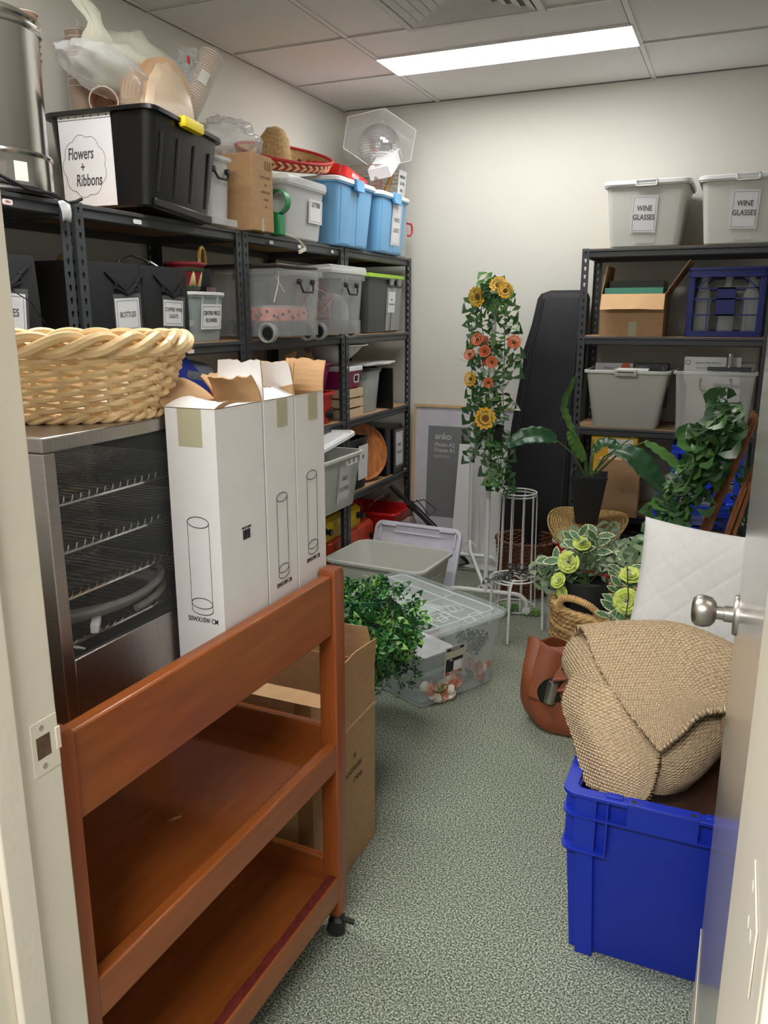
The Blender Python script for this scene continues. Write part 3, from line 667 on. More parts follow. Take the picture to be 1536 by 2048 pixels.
# letters tub
def fill_box(parent, nm, c, d, m, rot=None): return MB().cbox((0, 0, 0), d).build(nm, m, parent, c, rot, bevel=min(d)*.12)
lt = tub('clear_tub', 'clear lidded tub labelled LETTERS on the top shelf', (-2.0, 3.33, T), 90, .395, .37, .225, M_milky, .9, lid=M_milky, lidh=.045)
paper(lt, .125, .10, (.09, -.1735, .125), (radians(3), 0, 0), 'LETTERS', .026, ly=.028)
for k in range(4): fill_box(lt, 'letter_block', (-.13+.085*k, -.06+.03*(k % 2), .09), (.06, .05, .14), M_whitepl, (0, 0, .3*k))
gt = thing('green_ribbon_roll', 'green ribbon roll between the brown carton and the LETTERS tub', 'ribbon', (-1.84, 3.115, T))
M_grn = mat('green_ribbon', (34, 142, 84), .4)
MB().lathe([(.045, -.02), (.05, -.02), (.05, .02), (.045, .02), (.045, -.02)], 28, M=Matrix.Translation((0, .0, .135)) @ Matrix.Rotation(pi/2, 4, 'X')).build('roll', M_grn, gt, (0, 0, 0))
MB().box((-.03, -.03, 0), (.02, .022, .085)).build('folded_end', M_grn, gt, bevel=.006)
wl = MB(); wl.tube([(-1.83, 3.14, T+.012), (-1.822, 3.20, T+.004), (-1.818, 3.26, T-.012), (-1.818, 3.30, T-.03), (-1.82, 3.31, T-.045)], .0022, 6).tube([(-1.83, 3.14, T+.01), (-1.82, 3.24, T-.008), (-1.818, 3.29, T-.035)], .002, 6).cbox((-1.819, 3.275, T-.05), (.008, .06, .014), rot=(.3, 0, 0))
tag(wl.build('white_string_tag', mat('cream_string', (232, 224, 206), .6)), 'cream string with a paper end hanging over the top shelf edge', 'string')
# sombrero lying on the letters tub
sb = thing('sombrero', 'straw sombrero with a red patterned brim lying on the LETTERS tub', 'hat', (-2.04, 3.52, T+.345), 0, rot=(radians(8), radians(12), 0))
M_straw = mat('straw', (186, 154, 104), .8, var=.25, vscale=90, bump=.4, bscale=120)
M_redstr = mat('red_woven', (188, 36, 40), .6, var=.25, vscale=50, bump=.3, bscale=100)
M_cream = mat('cream_woven', (224, 196, 140), .7, var=.15, vscale=60)
MB().lathe([(.088, -.01), (.080, .04), (.064, .11), (.038, .150), (.001, .160)], 32, M=Matrix.Translation((0, -.10, .01))).build('crown', M_straw, sb)
rings = []; b = MB()
def brim(r, z): return [Vector((r*.72*cos(2*pi*i/48), r*sin(2*pi*i/48), z*(1-.35*cos(2*pi*i/48)+.1*sin(2*pi*i/48)))) for i in range(48)]
b.loft([brim(.07, 0), brim(.20, -.012), brim(.255, .0), brim(.28, .055), brim(.276, .056), brim(.25, .006), brim(.198, -.006), brim(.07, .006)], False, False); b.build('brim', M_straw, sb)
MB().tube([v+Vector((0, 0, .002)) for v in brim(.279, .058)], .007, 8, closed=True).build('red_edge', M_redstr, sb)
b = MB()
for i in range(40):
    a = 2*pi*i/40; 
    for s, m in ((0, 0), (1, 1)):
        a0 = a+s*pi/40; q = lambda t, rr_, z: Vector((rr_*.72*cos(t), rr_*sin(t), z*(1-.35*cos(t)+.1*sin(t))))
        b.add([q(a0, .2585, .0), q(a0+pi/40, .2585, .0), q(a0+pi/40+.09, .2685, .024), q(a0+.09, .2685, .024)], [(0, 1, 2, 3)], m); b.add([q(a0+.09, .2685, .024), q(a0+pi/40+.09, .2685, .024), q(a0+pi/40, .2805, .05), q(a0, .2805, .05)], [(0, 1, 2, 3)], m)
b.build('zigzag_band', [M_redstr, M_cream], sb, solid=.001)
b = MB(); random.seed(11)
for i in range(26):
    a = 2*pi*i/26; r_ = .252+.006*random.random(); b.lathe([(.0005, .002), (.012, .0015), (.014, 0), (.0005, -.001)], 8, c=(0, 0, 0), m=i % 3, M=Matrix.Translation((r_*.72*cos(a), r_*sin(a), .02)) @ Matrix.Rotation(a, 4, 'Z') @ Matrix.Rotation(-1.2, 4, 'Y'))
b.build('flower_motifs', [M_cream, M_redstr, mat('dark_motif', (46, 50, 66), .7)], sb)
rt = thing('red_tray', 'red plastic tray with white lettering leaning beside the sombrero', 'tray', (-1.93, 3.86, T+.325), 0, rot=(radians(-8), radians(10), 0))
MB().loft([rr(.09, .14, .03, 0), rr(.10, .15, .035, .004), rr(.10, .15, .035, .045), rr(.094, .144, .03, .047), rr(.094, .144, .03, .02)]).build('tray', mat('red_plastic', (214, 38, 36), .35), rt)
lettering('lettering', 'MERRY', .03, M_whitepl, rt, (.1006, -.02, .024), (pi/2, 0, pi/2), sx=.9)
# blue tubs
for i, (yc, w, lab) in enumerate(((3.785, .47, 'sky blue tub with white lid and no label, left of the pair'), (4.265, .445, 'sky blue tub labelled WHITE LIGHTS on the top shelf'))):
    bt_ = tub('blue_tub', lab, (-1.985, yc, T), 90, w, .40, .29, M_blue, .88, lid=M_whitepl, lidh=.028, clip=M_blue, r=.04, group='sky blue tubs with white lids')
    for s in (-1, 1):
        b = MB(); b.loft([rr(.06, .002, .0015, .012, s*.09, front_y(bt_, w, .40, .29, .012, .88)-.0002), rr(.068, .002, .0015, .262, s*.09, front_y(bt_, w, .40, .29, .262, .88)-.0002)]); b.build('raised_panel', M_blue, bt_)
    if i: paper(bt_, .125, .205, (.045, front_y(bt_, w, .4, .29, .15, .88)-.0045, .15), (radians(4.5), 0, 0), 'WHITE\n\nLIGHTS', .030, sleeve=True, space=.9)
# wire basket, papers, mirror ball in a hexagonal case
ws = thing('wire_basket', 'rose gold wire basket standing on the WHITE LIGHTS tub', 'basket', (-1.99, 4.40, T+.309), 90)
b = MB(); M_rose = mat('rose_gold_wire', (176, 140, 124), .35, .9)
for z in (.004, .05, .10, .145):
    e = .10+.10*z; b.tube([Vector((v.x, v.y, z)) for v in rr(.17+.1*z, .12+.1*z, .03, z)], .0022, 5, closed=True)
n = 40
A0 = rr(.17, .12, .03, 0, n=9); A1 = rr(.1845, .1345, .03, .145, n=9)
for i in range(0, 40): b.tube([(A0[i].x, A0[i].y, .004), (A1[i].x, A1[i].y, .145)], .0014, 5)
b.build('wire_frame', M_rose, ws)
paper(ws, .11, .14, (.11, -.138, .085), (radians(6), 0, 0), 'MIRRORS\n\nGLITTER\n\nBALL', .022, border=False, space=.8)
b = MB(); b.tube([(.0, -.07, .01), (.04, -.08, .07), (.075, -.09, .13)], .012, 8); b.build('gold_tube', mat('gold_prop', (196, 150, 84), .35, .7), ws)
hb = thing('hexagonal_case', 'clear hexagonal case with a mirror ball inside, in the back corner', 'display case', (-1.965, 4.45, 2.425), 0, rot=(0, radians(10), radians(24)))
b = MB(); hexr = lambda y, r: [Vector((r*cos(pi/6+pi/3*i)*1.05, y, .76*r*sin(pi/6+pi/3*i))) for i in range(6)]
b.loft([hexr(-.15, .205), hexr(.15, .205)]); b.build('clear_panels', clear('acrylic_case', (214, 216, 216), .12, .08, add=.2), hb, smooth=False)
b = MB()
for y in (-.15, .15): b.tube(hexr(y, .205), .0022, 5, closed=True)
for i in range(6): b.tube([hexr(-.15, .205)[i], hexr(.15, .205)[i]], .0022, 5)
b.build('case_edges', clear('acrylic_edge', (236, 236, 236), .5, .1), hb)
mb = thing('mirror_ball', 'silver mirror ball inside the clear hexagonal case', 'mirror ball', (-1.965, 4.45, 2.415))
b = MB(); N = 26
for j in range(N):
    t0, t1 = pi*j/N+.01, pi*(j+1)/N-.01; k = max(4, int(52*sin((t0+t1)/2)))
    for i in range(k):
        p0, p1 = 2*pi*i/k+.01/max(.2, sin(t0+.05)), 2*pi*(i+1)/k-.01/max(.2, sin(t0+.05)); q = lambda t, p: Vector((.118*sin(t)*cos(p), .118*sin(t)*sin(p), .118*cos(t)))
        b.add([q(t0, p0), q(t1, p0), q(t1, p1), q(t0, p1)], [(0, 1, 2, 3)])
b.build('mirror_tiles', mat('mirror_tile', (226, 226, 224), .05, 1, var=0), mb, smooth=False)
MB().lathe([(.116*sin(pi*i/20), .116*cos(pi*i/20)) for i in range(21)], 40).build('core', mat('grout_grey', (150, 150, 148), .5), mb)
wp = thing('white_box', 'flat white box leaning under the hexagonal case', 'box', (-1.88, 4.34, 2.30), 0, rot=(radians(28), radians(-8), radians(4)))
MB().box((-.06, -.14, -.03), (.06, .14, .03)).build('box', M_whitepl, wp, bevel=.002)
MB().box((.0602, .085, -.028), (.0606, .125, .028)).build('grey_stripes', mat('grey_stripe', (150, 150, 148), .6), wp, smooth=False)
cx = tub('clear_container', 'clear container with a red clip squeezed in the corner behind the blue tub', (-2.02, 4.555, T), 90, .13, .34, .235, M_clearpl, .96, r=.015, rim=.006)
MB().tube([(.03, -.17, .19), (.055, -.186, .188), (.06, -.19, .17), (.06, -.19, .14), (.05, -.186, .125), (.035, -.172, .122)], .006, 8).build('red_clip', mat('red_clip_plastic', (200, 40, 48), .4), cx)
# ---------------------------------------------------------------- second shelf, left
S2 = 1.4008
M_tie = MATS['black_fabric']
def fabric_cube(yc, w, lab, txt, size, lx, lw=.115, lh=.105, h=.262, lz=.10):
    t = thing('fabric_cube', lab, 'storage cube', (-1.865, yc, S2), 90, 'black fabric storage cubes')
    b = MB()
    b.loft([rr(w/2-.004, .18, .008, 0, 0, .18), rr(w/2, .185, .01, .01, 0, .182), rr(w/2+.002, .186, .012, h*.5, 0, .182), rr(w/2-.002, .182, .01, h-.006, 0, .182), rr(w/2-.005, .178, .01, h, 0, .182), rr(w/2-.012, .17, .01, h-.002, 0, .182), rr(w/2-.014, .165, .01, h-.10, 0, .182)], True, True)
    b.build('cube_body', M_blackm, t)
    b = MB()
    for s in (-1, 1):
        b.tube([(lx, -.010, lz+lh/2+.012), (lx+s*.02, -.016, lz+lh/2+.028), (lx+s*.045, -.012, lz+lh/2+.046), (lx+s*.052, -.008, lz+lh/2+.030), (lx+s*.02, -.014, lz+lh/2+.020), (lx, -.010, lz+lh/2+.010)], .006, 6)
        b.tube([(lx+s*.05, -.006, lz+lh/2+.05), (lx+s*.09, -.004, h-.03)], [.006, .003], 6)
    b.build('tie_ribbon', M_tie, t)
    paper(t, lw, lh, (lx, -.008, lz), (radians(2), radians(2 if lx < .05 else -3), 0), txt, size, sleeve=True, space=1.2)
    return t
ca = fabric_cube(1.645, .315, 'black fabric cube under the urn, its label ending in ES', '       ES', .030, .035, .12, .105, lz=.105)
fabric_cube(2.105, .285, 'black fabric cube labelled BOTTLES', 'BOTTLES', .024, .055)
fabric_cube(2.375, .245, 'black fabric cube labelled COPPER WIRE LIGHTS', 'COPPER WIRE\nLIGHTS', .019, .022, .108, .088, lz=.105)
b = MB(); b.tube([(-1.842, 1.62, S2+.17), (-1.838, 1.68, S2+.165), (-1.836, 1.74, S2+.135), (-1.836, 1.785, S2+.075)], .0018, 6)
tag(b.build('thin_black_cord', M_blackpl), 'thin black cord hanging across the leftmost fabric cube', 'cord')
b = MB(); b.tube([(-1.98, 2.26, S2+.25), (-1.98, 2.28, S2+.285), (-1.98, 2.34, S2+.30), (-1.98, 2.40, S2+.292), (-1.975, 2.43, S2+.28)], .004, 8).tube([(-1.975, 2.425, S2+.283), (-1.97, 2.46, S2+.268)], .008, 8)
tag(b.build('bent_wire', mat('silver_wire', (196, 198, 200), .25, .9)), 'bent silver wire with a white tip sticking out of the fabric cubes', 'wire')
b = MB(); b.tube([(-2.05, 2.11+.04*cos(a), S2+.255+.035*sin(a)) for a in [pi*i/12 for i in range(13)]], .007, 8)
tag(b.build('gold_ring_handle', mat('gold_braid', (176, 140, 62), .4, .4, var=.3, vscale=100)), 'curved gold braid handle rising behind the BOTTLES cube', 'handle')
# centre piece flowers tub
M_frost = clear('frosted_plastic', (220, 230, 232), .24, .25)
cpf = tub('clear_tub', 'small clear tub labelled CENTRE PIECE FLOWERS', (-1.955, 2.608, S2), 90, .235, .20, .178, M_frost, .88, lid=M_whitepl, lidh=.016, r=.02, rim=.006)
paper(cpf, .128, .092, (.015, -.0985, .092), (radians(5), 0, 0), 'CENTRE PIECE\nFLOWERS', .0205, space=1.3)
b = MB()
for s in (-.035, .06): b.loft([rr(.004, .003, .002, .135, s, -.096), rr(.005, .004, .002, .168, s, -.099)])
b.build('locking_tab', M_frost, cpf)
M_petal = [mat('cream_petal', (232, 222, 190), .7, var=.1), mat('pink_petal', (226, 190, 178), .7, var=.1), mat('teal_filling', (110, 148, 150), .8, var=.2), mat('yellow_petal', (226, 208, 110), .7, var=.1)]
b = MB(); random.seed(21)
for i in range(46):
    p = Vector((random.uniform(-.085, .085), random.uniform(-.07, .07), random.uniform(.015, .075))); e = Euler((random.uniform(-1, 1), random.uniform(-1, 1), random.uniform(0, 6))).to_matrix().to_4x4()
    M4 = Matrix.Translation(p) @ e
    b.lathe([(.0005, -.004), (.012, -.002), (.020, .006), (.021, .008), (.012, .002), (.0005, 0)], 8, M=M4, m=random.choice((0, 0, 1, 3)))
for i in range(14):
    b.cbox((random.uniform(-.085, .02), random.uniform(-.07, .07), random.uniform(.06, .14)), (.05, .04, .035), rot=(random.random()*3, random.random()*3, 0), m=2)
b.build('flower_filling', M_petal, cpf); cpf.children[-1]['kind'] = 'stuff'
dr = thing('drum_basket', 'small red and cream basket with a gold handle on the flowers tub', 'basket', (-1.93, 2.572, S2+.1885), 90)
dr.scale = (1.12, 1.12, 1.12)
M_maroon = mat('maroon_cloth', (142, 34, 44), .7, var=.15); M_dgreen = mat('dark_green_trim', (48, 74, 50), .7)
MB().lathe([(.044, 0), (.046, .002), (.062, .075), (.064, .080), (.058, .078), (.042, .006)], 32).build('body', M_maroon, dr)
b = MB()
for i in range(9):
    a = 2*pi*i/9-.6; q = lambda t, z: Vector(((.0472+.0155*z/.075)*cos(t), (.0472+.0155*z/.075)*sin(t), z)); b.add([q(a-.30, .012), q(a+.30, .012), q(a+.12, .045), q(a, .062), q(a-.12, .045)], [(0, 1, 2, 3, 4)])
b.build('cream_points', M_cream, dr, solid=.001)
b = MB(); b.lathe([(.0462, .002), (.049, .002), (.050, .012), (.0472, .012)], 32).lathe([(.060, .060), (.0618, .060), (.064, .070), (.062, .070)], 32); b.build('green_bands', M_dgreen, dr)
MB().tube([(.0635*cos(a), .0635*sin(a), .083) for a in [2*pi*i/32 for i in range(32)]], .006, 8, closed=True).build('rolled_rim', M_maroon, dr)
P = [(.062*cos(pi*i/20)*1.0+.01, -.05, .085+.07*sin(pi*i/20)) for i in range(21)]
b = MB(); b.tube([(.005+.058*(1-cos(pi*i/20))*.5, -.058+.02*i/20, .085+.052*sin(pi*i/20)) for i in range(21)], .006, 8); b.build('gold_handle', MATS['gold_braid'], dr)
dk = tub('dark_tub', 'dark translucent tub behind the flowers tub beside the post', (-2.10, 2.66, S2), 90, .30, .30, .275, clear('smoky_plastic', (58, 62, 66), .72, .2), .92, r=.02)
paper(dk, .06, .15, (.10, -.1515, .13), (0, 0, 0), None, .02, border=False, name='picture_card').data.materials[0] = mat('picture_card', (148, 124, 120), .6, var=.5, vscale=40)
# clear wheeled tubs
def wheeled(loc, lab):
    t = thing('wheeled_tub', lab, 'storage tub', loc, 90, 'clear wheeled tubs on the second shelf')
    W, D, H = .385, .52, .285
    tub_body(W, D, H-.012, .93, .012, rim=.012, rimh=.022).build('body', M_clearpl, t, (0, 0, .008))
    bail(t, M_blackpl, (.03, -.250, .235), .115, .042, .0045, .012)
    b = MB()
    for sx in (-1, 1):
        for sy in (-1, 1):
            M4 = Matrix.Translation((sx*.168, sy*.185, .0)) @ Matrix.Rotation(pi/2, 4, 'Y')
            MB().lathe([(.0005, -.010), (.024, -.010), (.027, -.006), (.027, .006), (.024, .010), (.0005, .010)], 20, M=M4 @ Matrix.Translation((-.027, 0, 0))).build('wheel', M_blackpl, t)
            MB().lathe([(.034, -.014), (.040, -.014), (.040, .014), (.034, .014), (.034, -.014)], 24, M=M4 @ Matrix.Translation((-.027, 0, 0))).build('wheel_arch', M_milky, t)
    MB().loft([rr(W/2*.915, D/2*.915, .01, .012), rr(W/2*.918, D/2*.918, .01, .075)], False, False).build('base_band', clear('grey_band', (150, 152, 154), .35, .3), t)
    return t
w1 = wheeled((-1.985, 3.105, S2), 'clear wheeled tub of pink wrapped jars on the second shelf')
w2 = wheeled((-1.975, 3.530, S2), 'clear wheeled tub with raised lid holding copper decorations')
lid_mesh(.40, .53, .05, .02, dome=.01).build('lid', M_milky, w2, (0, 0, .272), (radians(-3), 0, 0))
tag(MB().box((-2.22, 2.93, S2+.292), (-1.745, 3.28, S2+.302)).build('dark_tray', mat('dark_tray', (64, 58, 56), .4), bevel=.003), 'thin dark tray lying over the open tub of pink jars', 'tray')
M_pinkf = mat('pink_fabric', (236, 150, 130), .75, var=.25, vscale=30); M_dots = mat('dark_dots', (64, 52, 70), .7); M_gla = clear('jar_glass', (228, 232, 232), .12, .05)
random.seed(8)
for k, (dx, dy) in enumerate(((-.12, -.16), (-.03, -.17), (.05, -.16), (.13, -.16), (-.12, -.06), (.0, -.05), (.10, -.05))):
    j = thing('wrapped_jar', 'glass jar wrapped in pink spotted ribbon inside the open wheeled tub', 'jar', (-1.985-dy, 3.105+dx, S2+.0135), 0, 'pink wrapped jars')
    MB().lathe([(.030, 0), (.034, .004), (.034, .10), (.030, .115), (.032, .125), (.029, .125), (.0275, .11), (.031, .09), (.031, .006)], 20).build('glass', M_gla, j)
    b = MB(); b.lathe([(.0345, .058), (.039, .062), (.041, .088), (.037, .112), (.0345, .114)], 20)
    for i in range(9): b.lathe([(.0005, .002), (.006, .0015), (.0075, 0)], 7, m=1, M=Matrix.Rotation(i*.73+k, 4, 'Z') @ Matrix.Translation((.0405, 0, .075+.03*((i*7) % 5)/5)) @ Matrix.Rotation(pi/2, 4, 'Y'))
    b.build('ribbon', [M_pinkf, M_dots], j)
b = MB(); b.tube([(-1.76, 2.94, S2+.255), (-1.78, 2.99, S2+.24), (-1.76, 3.01, S2+.19)], .002, 5).tube([(-1.80, 3.03, S2+.30), (-1.77, 2.98, S2+.23), (-1.77, 2.94, S2+.15)], .003, 5)
tag(b.build('white_string', MATS['cream_string']), 'white string looped inside the open wheeled tub', 'string')
ln = thing('geometric_lantern', 'copper wire geometric lantern inside the lidded wheeled tub', 'lantern', (-1.86, 3.445, S2+.15), 0, rot=(.3, .2, .4))
b = MB(); M_cop = mat('copper_wire', (206, 132, 100), .3, .9)
ph = (1+5**.5)/2; V = [Vector(v).normalized()*.105 for v in [(0, s, t*ph) for s in (-1, 1) for t in (-1, 1)]+[(s, t*ph, 0) for s in (-1, 1) for t in (-1, 1)]+[(t*ph, 0, s) for s in (-1, 1) for t in (-1, 1)]]
for i in range(12):
    for j in range(i):
        if (V[i]-V[j]).length < .13: b.tube([V[i], V[j]], .003, 6)
b.build('copper_frame', M_cop, ln)
dm = thing('glass_cloche', 'glass dome with a copper base inside the lidded wheeled tub', 'cloche', (-1.84, 3.60, S2+.0135))
MB().lathe([(.0005, 0), (.085, 0), (.088, .006), (.088, .014), (.0005, .016)], 32).build('copper_base', M_cop, dm)
MB().lathe([(.076, .017), (.076, .10), (.07, .14), (.05, .172), (.02, .186), (.0005, .188)], 32).build('glass_dome', M_gla, dm)
# lime lidded tub
lm = tub('dark_grey_tub', 'dark grey tub with a lime green lid in the back corner', (-2.045, 4.315, S2), 90, .53, .38, .305, M_dkgrey, .90, lid=mat('lime_plastic', (160, 206, 62), .4, var=.02), lidh=.028, r=.03)
fy = lambda z: front_y(lm, .53, .38, .305, z, .9)
M_gstrip = mat('grey_strip', (150, 150, 148), .5)
for x0, w_ in ((.055, .03), (.165, .065)):
    b = MB(); b.loft([rr(w_, .002, .0015, .012, x0, fy(.012)-.002), rr(w_*1.06, .002, .0015, .25, x0, fy(.25)-.002)]); b.build('grey_panel', M_gstrip, lm)
    b = MB(); b.loft([rr(.02, .006, .003, .262, x0, fy(.27)-.012), rr(.028, .008, .003, .296, x0, fy(.29)-.014)]); b.build('grip', M_gstrip, lm)
paper(lm, .095, .115, (.085, fy(.17)-.0065, .170), (radians(3.5), 0, 0), 'SASH\n\nDECORATIONS', .014, border=False, sleeve=True, space=.9)
# ---------------------------------------------------------------- third shelf, left
S3 = .9658
cg = thing('camp_bag', 'blue fabric bag with a grey mesh roll on the third shelf behind the white cartons', 'bag', (-2.0, 2.50, S3), 90)
b = MB(); b.loft([[Vector((x*s, -.02+yy, z)) for x, z in ((-.19, 0), (.17, 0), (.17, .27), (.10, .30), (-.02, .385), (-.08, .36), (-.19, .27))] for yy, s in ((-.10, .92), (-.08, 1), (.08, 1), (.10, .92))]); b.build('blue_body', mat('royal_blue_fabric', (30, 52, 158), .7, var=.15, bump=.15, bscale=200), cg)
MB().lathe([(.0005, -.02), (.058, -.02), (.062, -.01), (.062, .155), (.058, .165), (.0005, .165)], 28, M=Matrix.Translation((.0, -.06, .318)) @ Matrix.Rotation(radians(100), 4, 'Y')).build('mesh_roll', mat('grey_mesh', (104, 108, 118), .8, var=.5, vscale=260), cg)
MB().box((.12, -.125, .10), (.17, -.12, .27)).box((.06, -.126, .12), (.10, -.121, .25)).build('red_stripe', mat('red_stripe', (150, 34, 44), .7), cg, bevel=.002)
tag(MB().lathe([(.010, 0), (.012, .002), (.012, .34), (.009, .342), (.009, .01)], 14, M=Matrix.Translation((-1.95, 2.735, S3)) @ Matrix.Rotation(.22, 4, 'X')).build('bamboo_tube', mat('olive_gold', (158, 132, 66), .5, var=.2)), 'short gold tube leaning beside the blue camp bag', 'tube')
mg = tub('magenta_basket', 'magenta basket in the middle bay, half hidden by the brown flaps', (-2.02, 3.53, S3+.165), 90, .30, .30, .14, mat('magenta_plastic', (166, 38, 104), .45), .85)
rb = tub('red_basket', 'red basket under the magenta basket in the middle bay', (-2.0, 3.54, S3), 90, .26, .30, .16, mat('bright_red_plastic', (206, 36, 34), .4), .85)
blob('black_bag', 'black fabric bag slumped at the front of the middle bay', 'bag', (-1.955, 3.62, S3+.052), (.09, .11, .05), M_blackm, 4, .15, 4)
tag(MB().lathe([(.0005, 0), (.05, .0), (.09, .012), (.10, .03), (.097, .03), (.05, .006)], 28).build('cream_saucer', mat('cream_ceramic', (228, 220, 200), .3), None, (-1.955, 3.40, S3)), 'cream saucer at the front edge of the middle bay', 'saucer')
kp = MB()
kp.grid(lambda u, v: (-1.96+.03*sin(u*9)+.02*sin(v*7+u*3), 3.31+.26*u, S3+.02+.33*v+.02*sin(u*8)), 10, 10)
tag(kp.build('kraft_paper', M_bcard, solid=.002), 'crumpled kraft paper standing behind the white cartons', 'paper')
# wooden crate, pink tub, bowl
wcr = thing('wooden_crate', 'small pale wooden slatted crate under the pink tub', 'crate', (-1.99, 3.905, S3), 90)
M_pine = mat('pale_pine', (222, 196, 158), .7, var=.1, vscale=8, stretch=(1, 1, 8))
for k, z in enumerate((.002, .055, .108)):
    for s in (-1, 1):
        b = MB(); b.box((-.108, s*.115-.004, z), (.108, s*.115+.004, z+.043)); b.build('slat', M_pine, wcr, smooth=False)
        MB().box((s*.104-.004, -.11, z), (s*.104+.004, .11, z+.043)).build('slat', M_pine, wcr, smooth=False)
for sx in (-1, 1):
    for sy in (-1, 1): MB().box((sx*.094-.006, sy*.104-.006, .001), (sx*.094+.006, sy*.104+.006, .15)).build('corner_post', M_pine, wcr, smooth=False)
MB().box((-.10, -.108, .003), (.10, .108, .009)).build('floor', M_pine, wcr, smooth=False)
M_pinkb = mat('pink_plum_plastic', (168, 44, 112), .45)
pkb = tub('pink_tub', 'plum pink tub with a white framed window, on the wooden crate', (-1.99, 3.905, S3+.1525), 90, .225, .24, .10, M_pinkb, .9, lid=M_whitepl, lidh=.035, r=.02, rim=.006)
b = MB()
for a, c in (((-.03, -.005, -.022), (.03, .002, -.016)), ((-.03, -.005, .016), (.03, .002, .022)), ((-.03, -.005, -.022), (-.024, .002, .022)), ((.024, -.005, -.022), (.03, .002, .022))): b.box(a, c)
b.build('window_frame', M_whitepl, pkb, (.03, -.1125, .052), (radians(4), 0, 0), smooth=False)
MB().box((-.024, -.001, -.016), (.024, .003, .016)).build('dark_window', mat('dark_opening', (44, 14, 26), .8), pkb, (.03, -.1115, .052), (radians(4), 0, 0), smooth=False)
bw = thing('white_bowl', 'wide white bowl with a flared lip on top of the pink tub', 'bowl', (-2.02, 3.94, S3+.2885))
MB().lathe([(.06, 0), (.065, .003), (.10, .02), (.145, .06), (.165, .082), (.195, .088), (.195, .092), (.16, .087), (.14, .064), (.095, .024), (.0005, .008)], 44).build('bowl', mat('white_ceramic', (228, 226, 220), .25), bw)
# clear bucket of cloth with papers on top
bk = tub('clear_bucket', 'tall clear bucket filled with beige cloth beside the wooden crate', (-1.985, 4.155, S3), 90, .235, .24, .235, M_frost, .86, r=.04, rim=.006)
b = MB(); from mathutils import noise as NZ
b.loft([[Vector((v.x*(1+.05*NZ.noise(Vector((v.x*30, v.y*30, z*40)))), v.y*(1+.05*NZ.noise(Vector((v.x*30, v.y*30, z*40+5)))), z)) for v in rr(.088+.06*z, .090+.06*z, .04, z, n=8)] for z in [.008+.17*i/12 for i in range(13)]])
b.build('cloth_filling', mat('beige_cloth', (206, 196, 166), .85, var=.3, vscale=18, bump=.4, bscale=25), bk)
lid_mesh(.245, .25, .022, .045).build('lid', M_black, bk, (0, 0, .232))
for k, (dy, dz, w_) in enumerate(((0, 0, .30), (.05, .004, .36), (.09, .008, .34))):
    tag(MB().box((-.12, -w_/2, 0), (.12, w_/2, .0035)).build('flat_sheet', M_paper, None, (-1.99, 4.24+dy*.8, S3+.2585+dz), (0, 0, radians(3*k-3))), ('lowest', 'middle', 'topmost')[k]+' of the white sheets lying on the clear bucket', 'sheet', 'white sheets on the clear bucket')
tf = thing('framed_panel', 'dark framed panel standing on edge behind the clear bucket', 'frame', (-1.98, 4.36, S3), 90)
MB().box((-.008, -.14, 0), (.008, .14, .235)).build('frame', M_black, tf, bevel=.003); MB().box((.0082, -.12, .02), (.0092, .12, .215)).build('panel', M_gstrip, tf)
# ---------------------------------------------------------------- fourth shelf, left
S4 = .5608
tc = tub('white_tub', 'pale tub labelled TABLE CLOTHES sticking out of the fourth shelf, lid ajar', (-1.895, 3.455, S4), 90, .47, .385, .275, M_greytub, .84, r=.04, rim=.014)
fy = front_y(tc, .47, .385, .275, .14, .84, .014)
paper(tc, .125, .175, (.02, fy-.004, .135), (radians(6), 0, 0), 'TABLE\n\nCLOTHES', .030, sleeve=True, space=.9)
b = MB()
for s in (-.05, 0.0, .05): b.box((s-.002+.09, -.201, .225), (s+.002+.09, -.186, .25))
b.box((.035, -.203, .225), (.145, -.198, .233)); b.build('grip', M_greytub, tc, (-.03, .002, 0), bevel=.001)
b = MB(); b.grid(lambda u, v: (-.19+.38*u, -.15+.30*v, .205+.03*sin(u*9)*cos(v*6)), 16, 12); b.build('folded_cloth', mat('white_cloth', (226, 224, 228), .85, var=.04), tc, solid=.01)
tag(MB().lathe([(.0005, -.14), (.03, -.14), (.035, -.13), (.035, .13), (.03, .14), (.0005, .14)], 20, M=Matrix.Translation((-1.93, 3.46, S4+.268)) @ Matrix.Rotation(radians(80), 4, 'X')).build('rolled_cloth', MATS['white_cloth']), 'rolled white cloth lying in the TABLE CLOTHES tub', 'cloth')
tl = thing('loose_tub_lid', 'white lid resting askew on the TABLE CLOTHES tub', 'lid', (-1.905, 3.385, S4+.318), 90, rot=(radians(-4), radians(-9), radians(86)))
lid_mesh(.47, .37, .026, .05).build('lid', M_whitepl, tl)
bt2 = tub('black_box', 'black tub whose label ends in RS, right of the TABLE CLOTHES tub', (-2.035, 3.915, S4), 90, .31, .36, .285, M_black, .95, r=.03, rim=.008)
paper(bt2, .12, .19, (.06, -.1785, .15), (radians(2), 0, 0), 'RS', .03, ly=.03, border=False)
ty = thing('wooden_tray', 'round orange wooden tray leaning on edge between the black boxes', 'tray', (-1.955, 4.165, S4+.168), 0, rot=(radians(76), 0, radians(58)))
MB().lathe([(.0005, -.004), (.150, -.004), (.163, .004), (.166, .018), (.162, .020), (.150, .004), (.0005, .003)], 56).build('tray', mat('orange_burl', (196, 122, 66), .35, var=.4, vscale=12, stretch=(3, 1, 1), coat=.3), ty)
bs = thing('black_box', 'black box labelled SMALL BOWLS at the far end of the fourth shelf', 'box', (-2.04, 4.455, S4), 90)
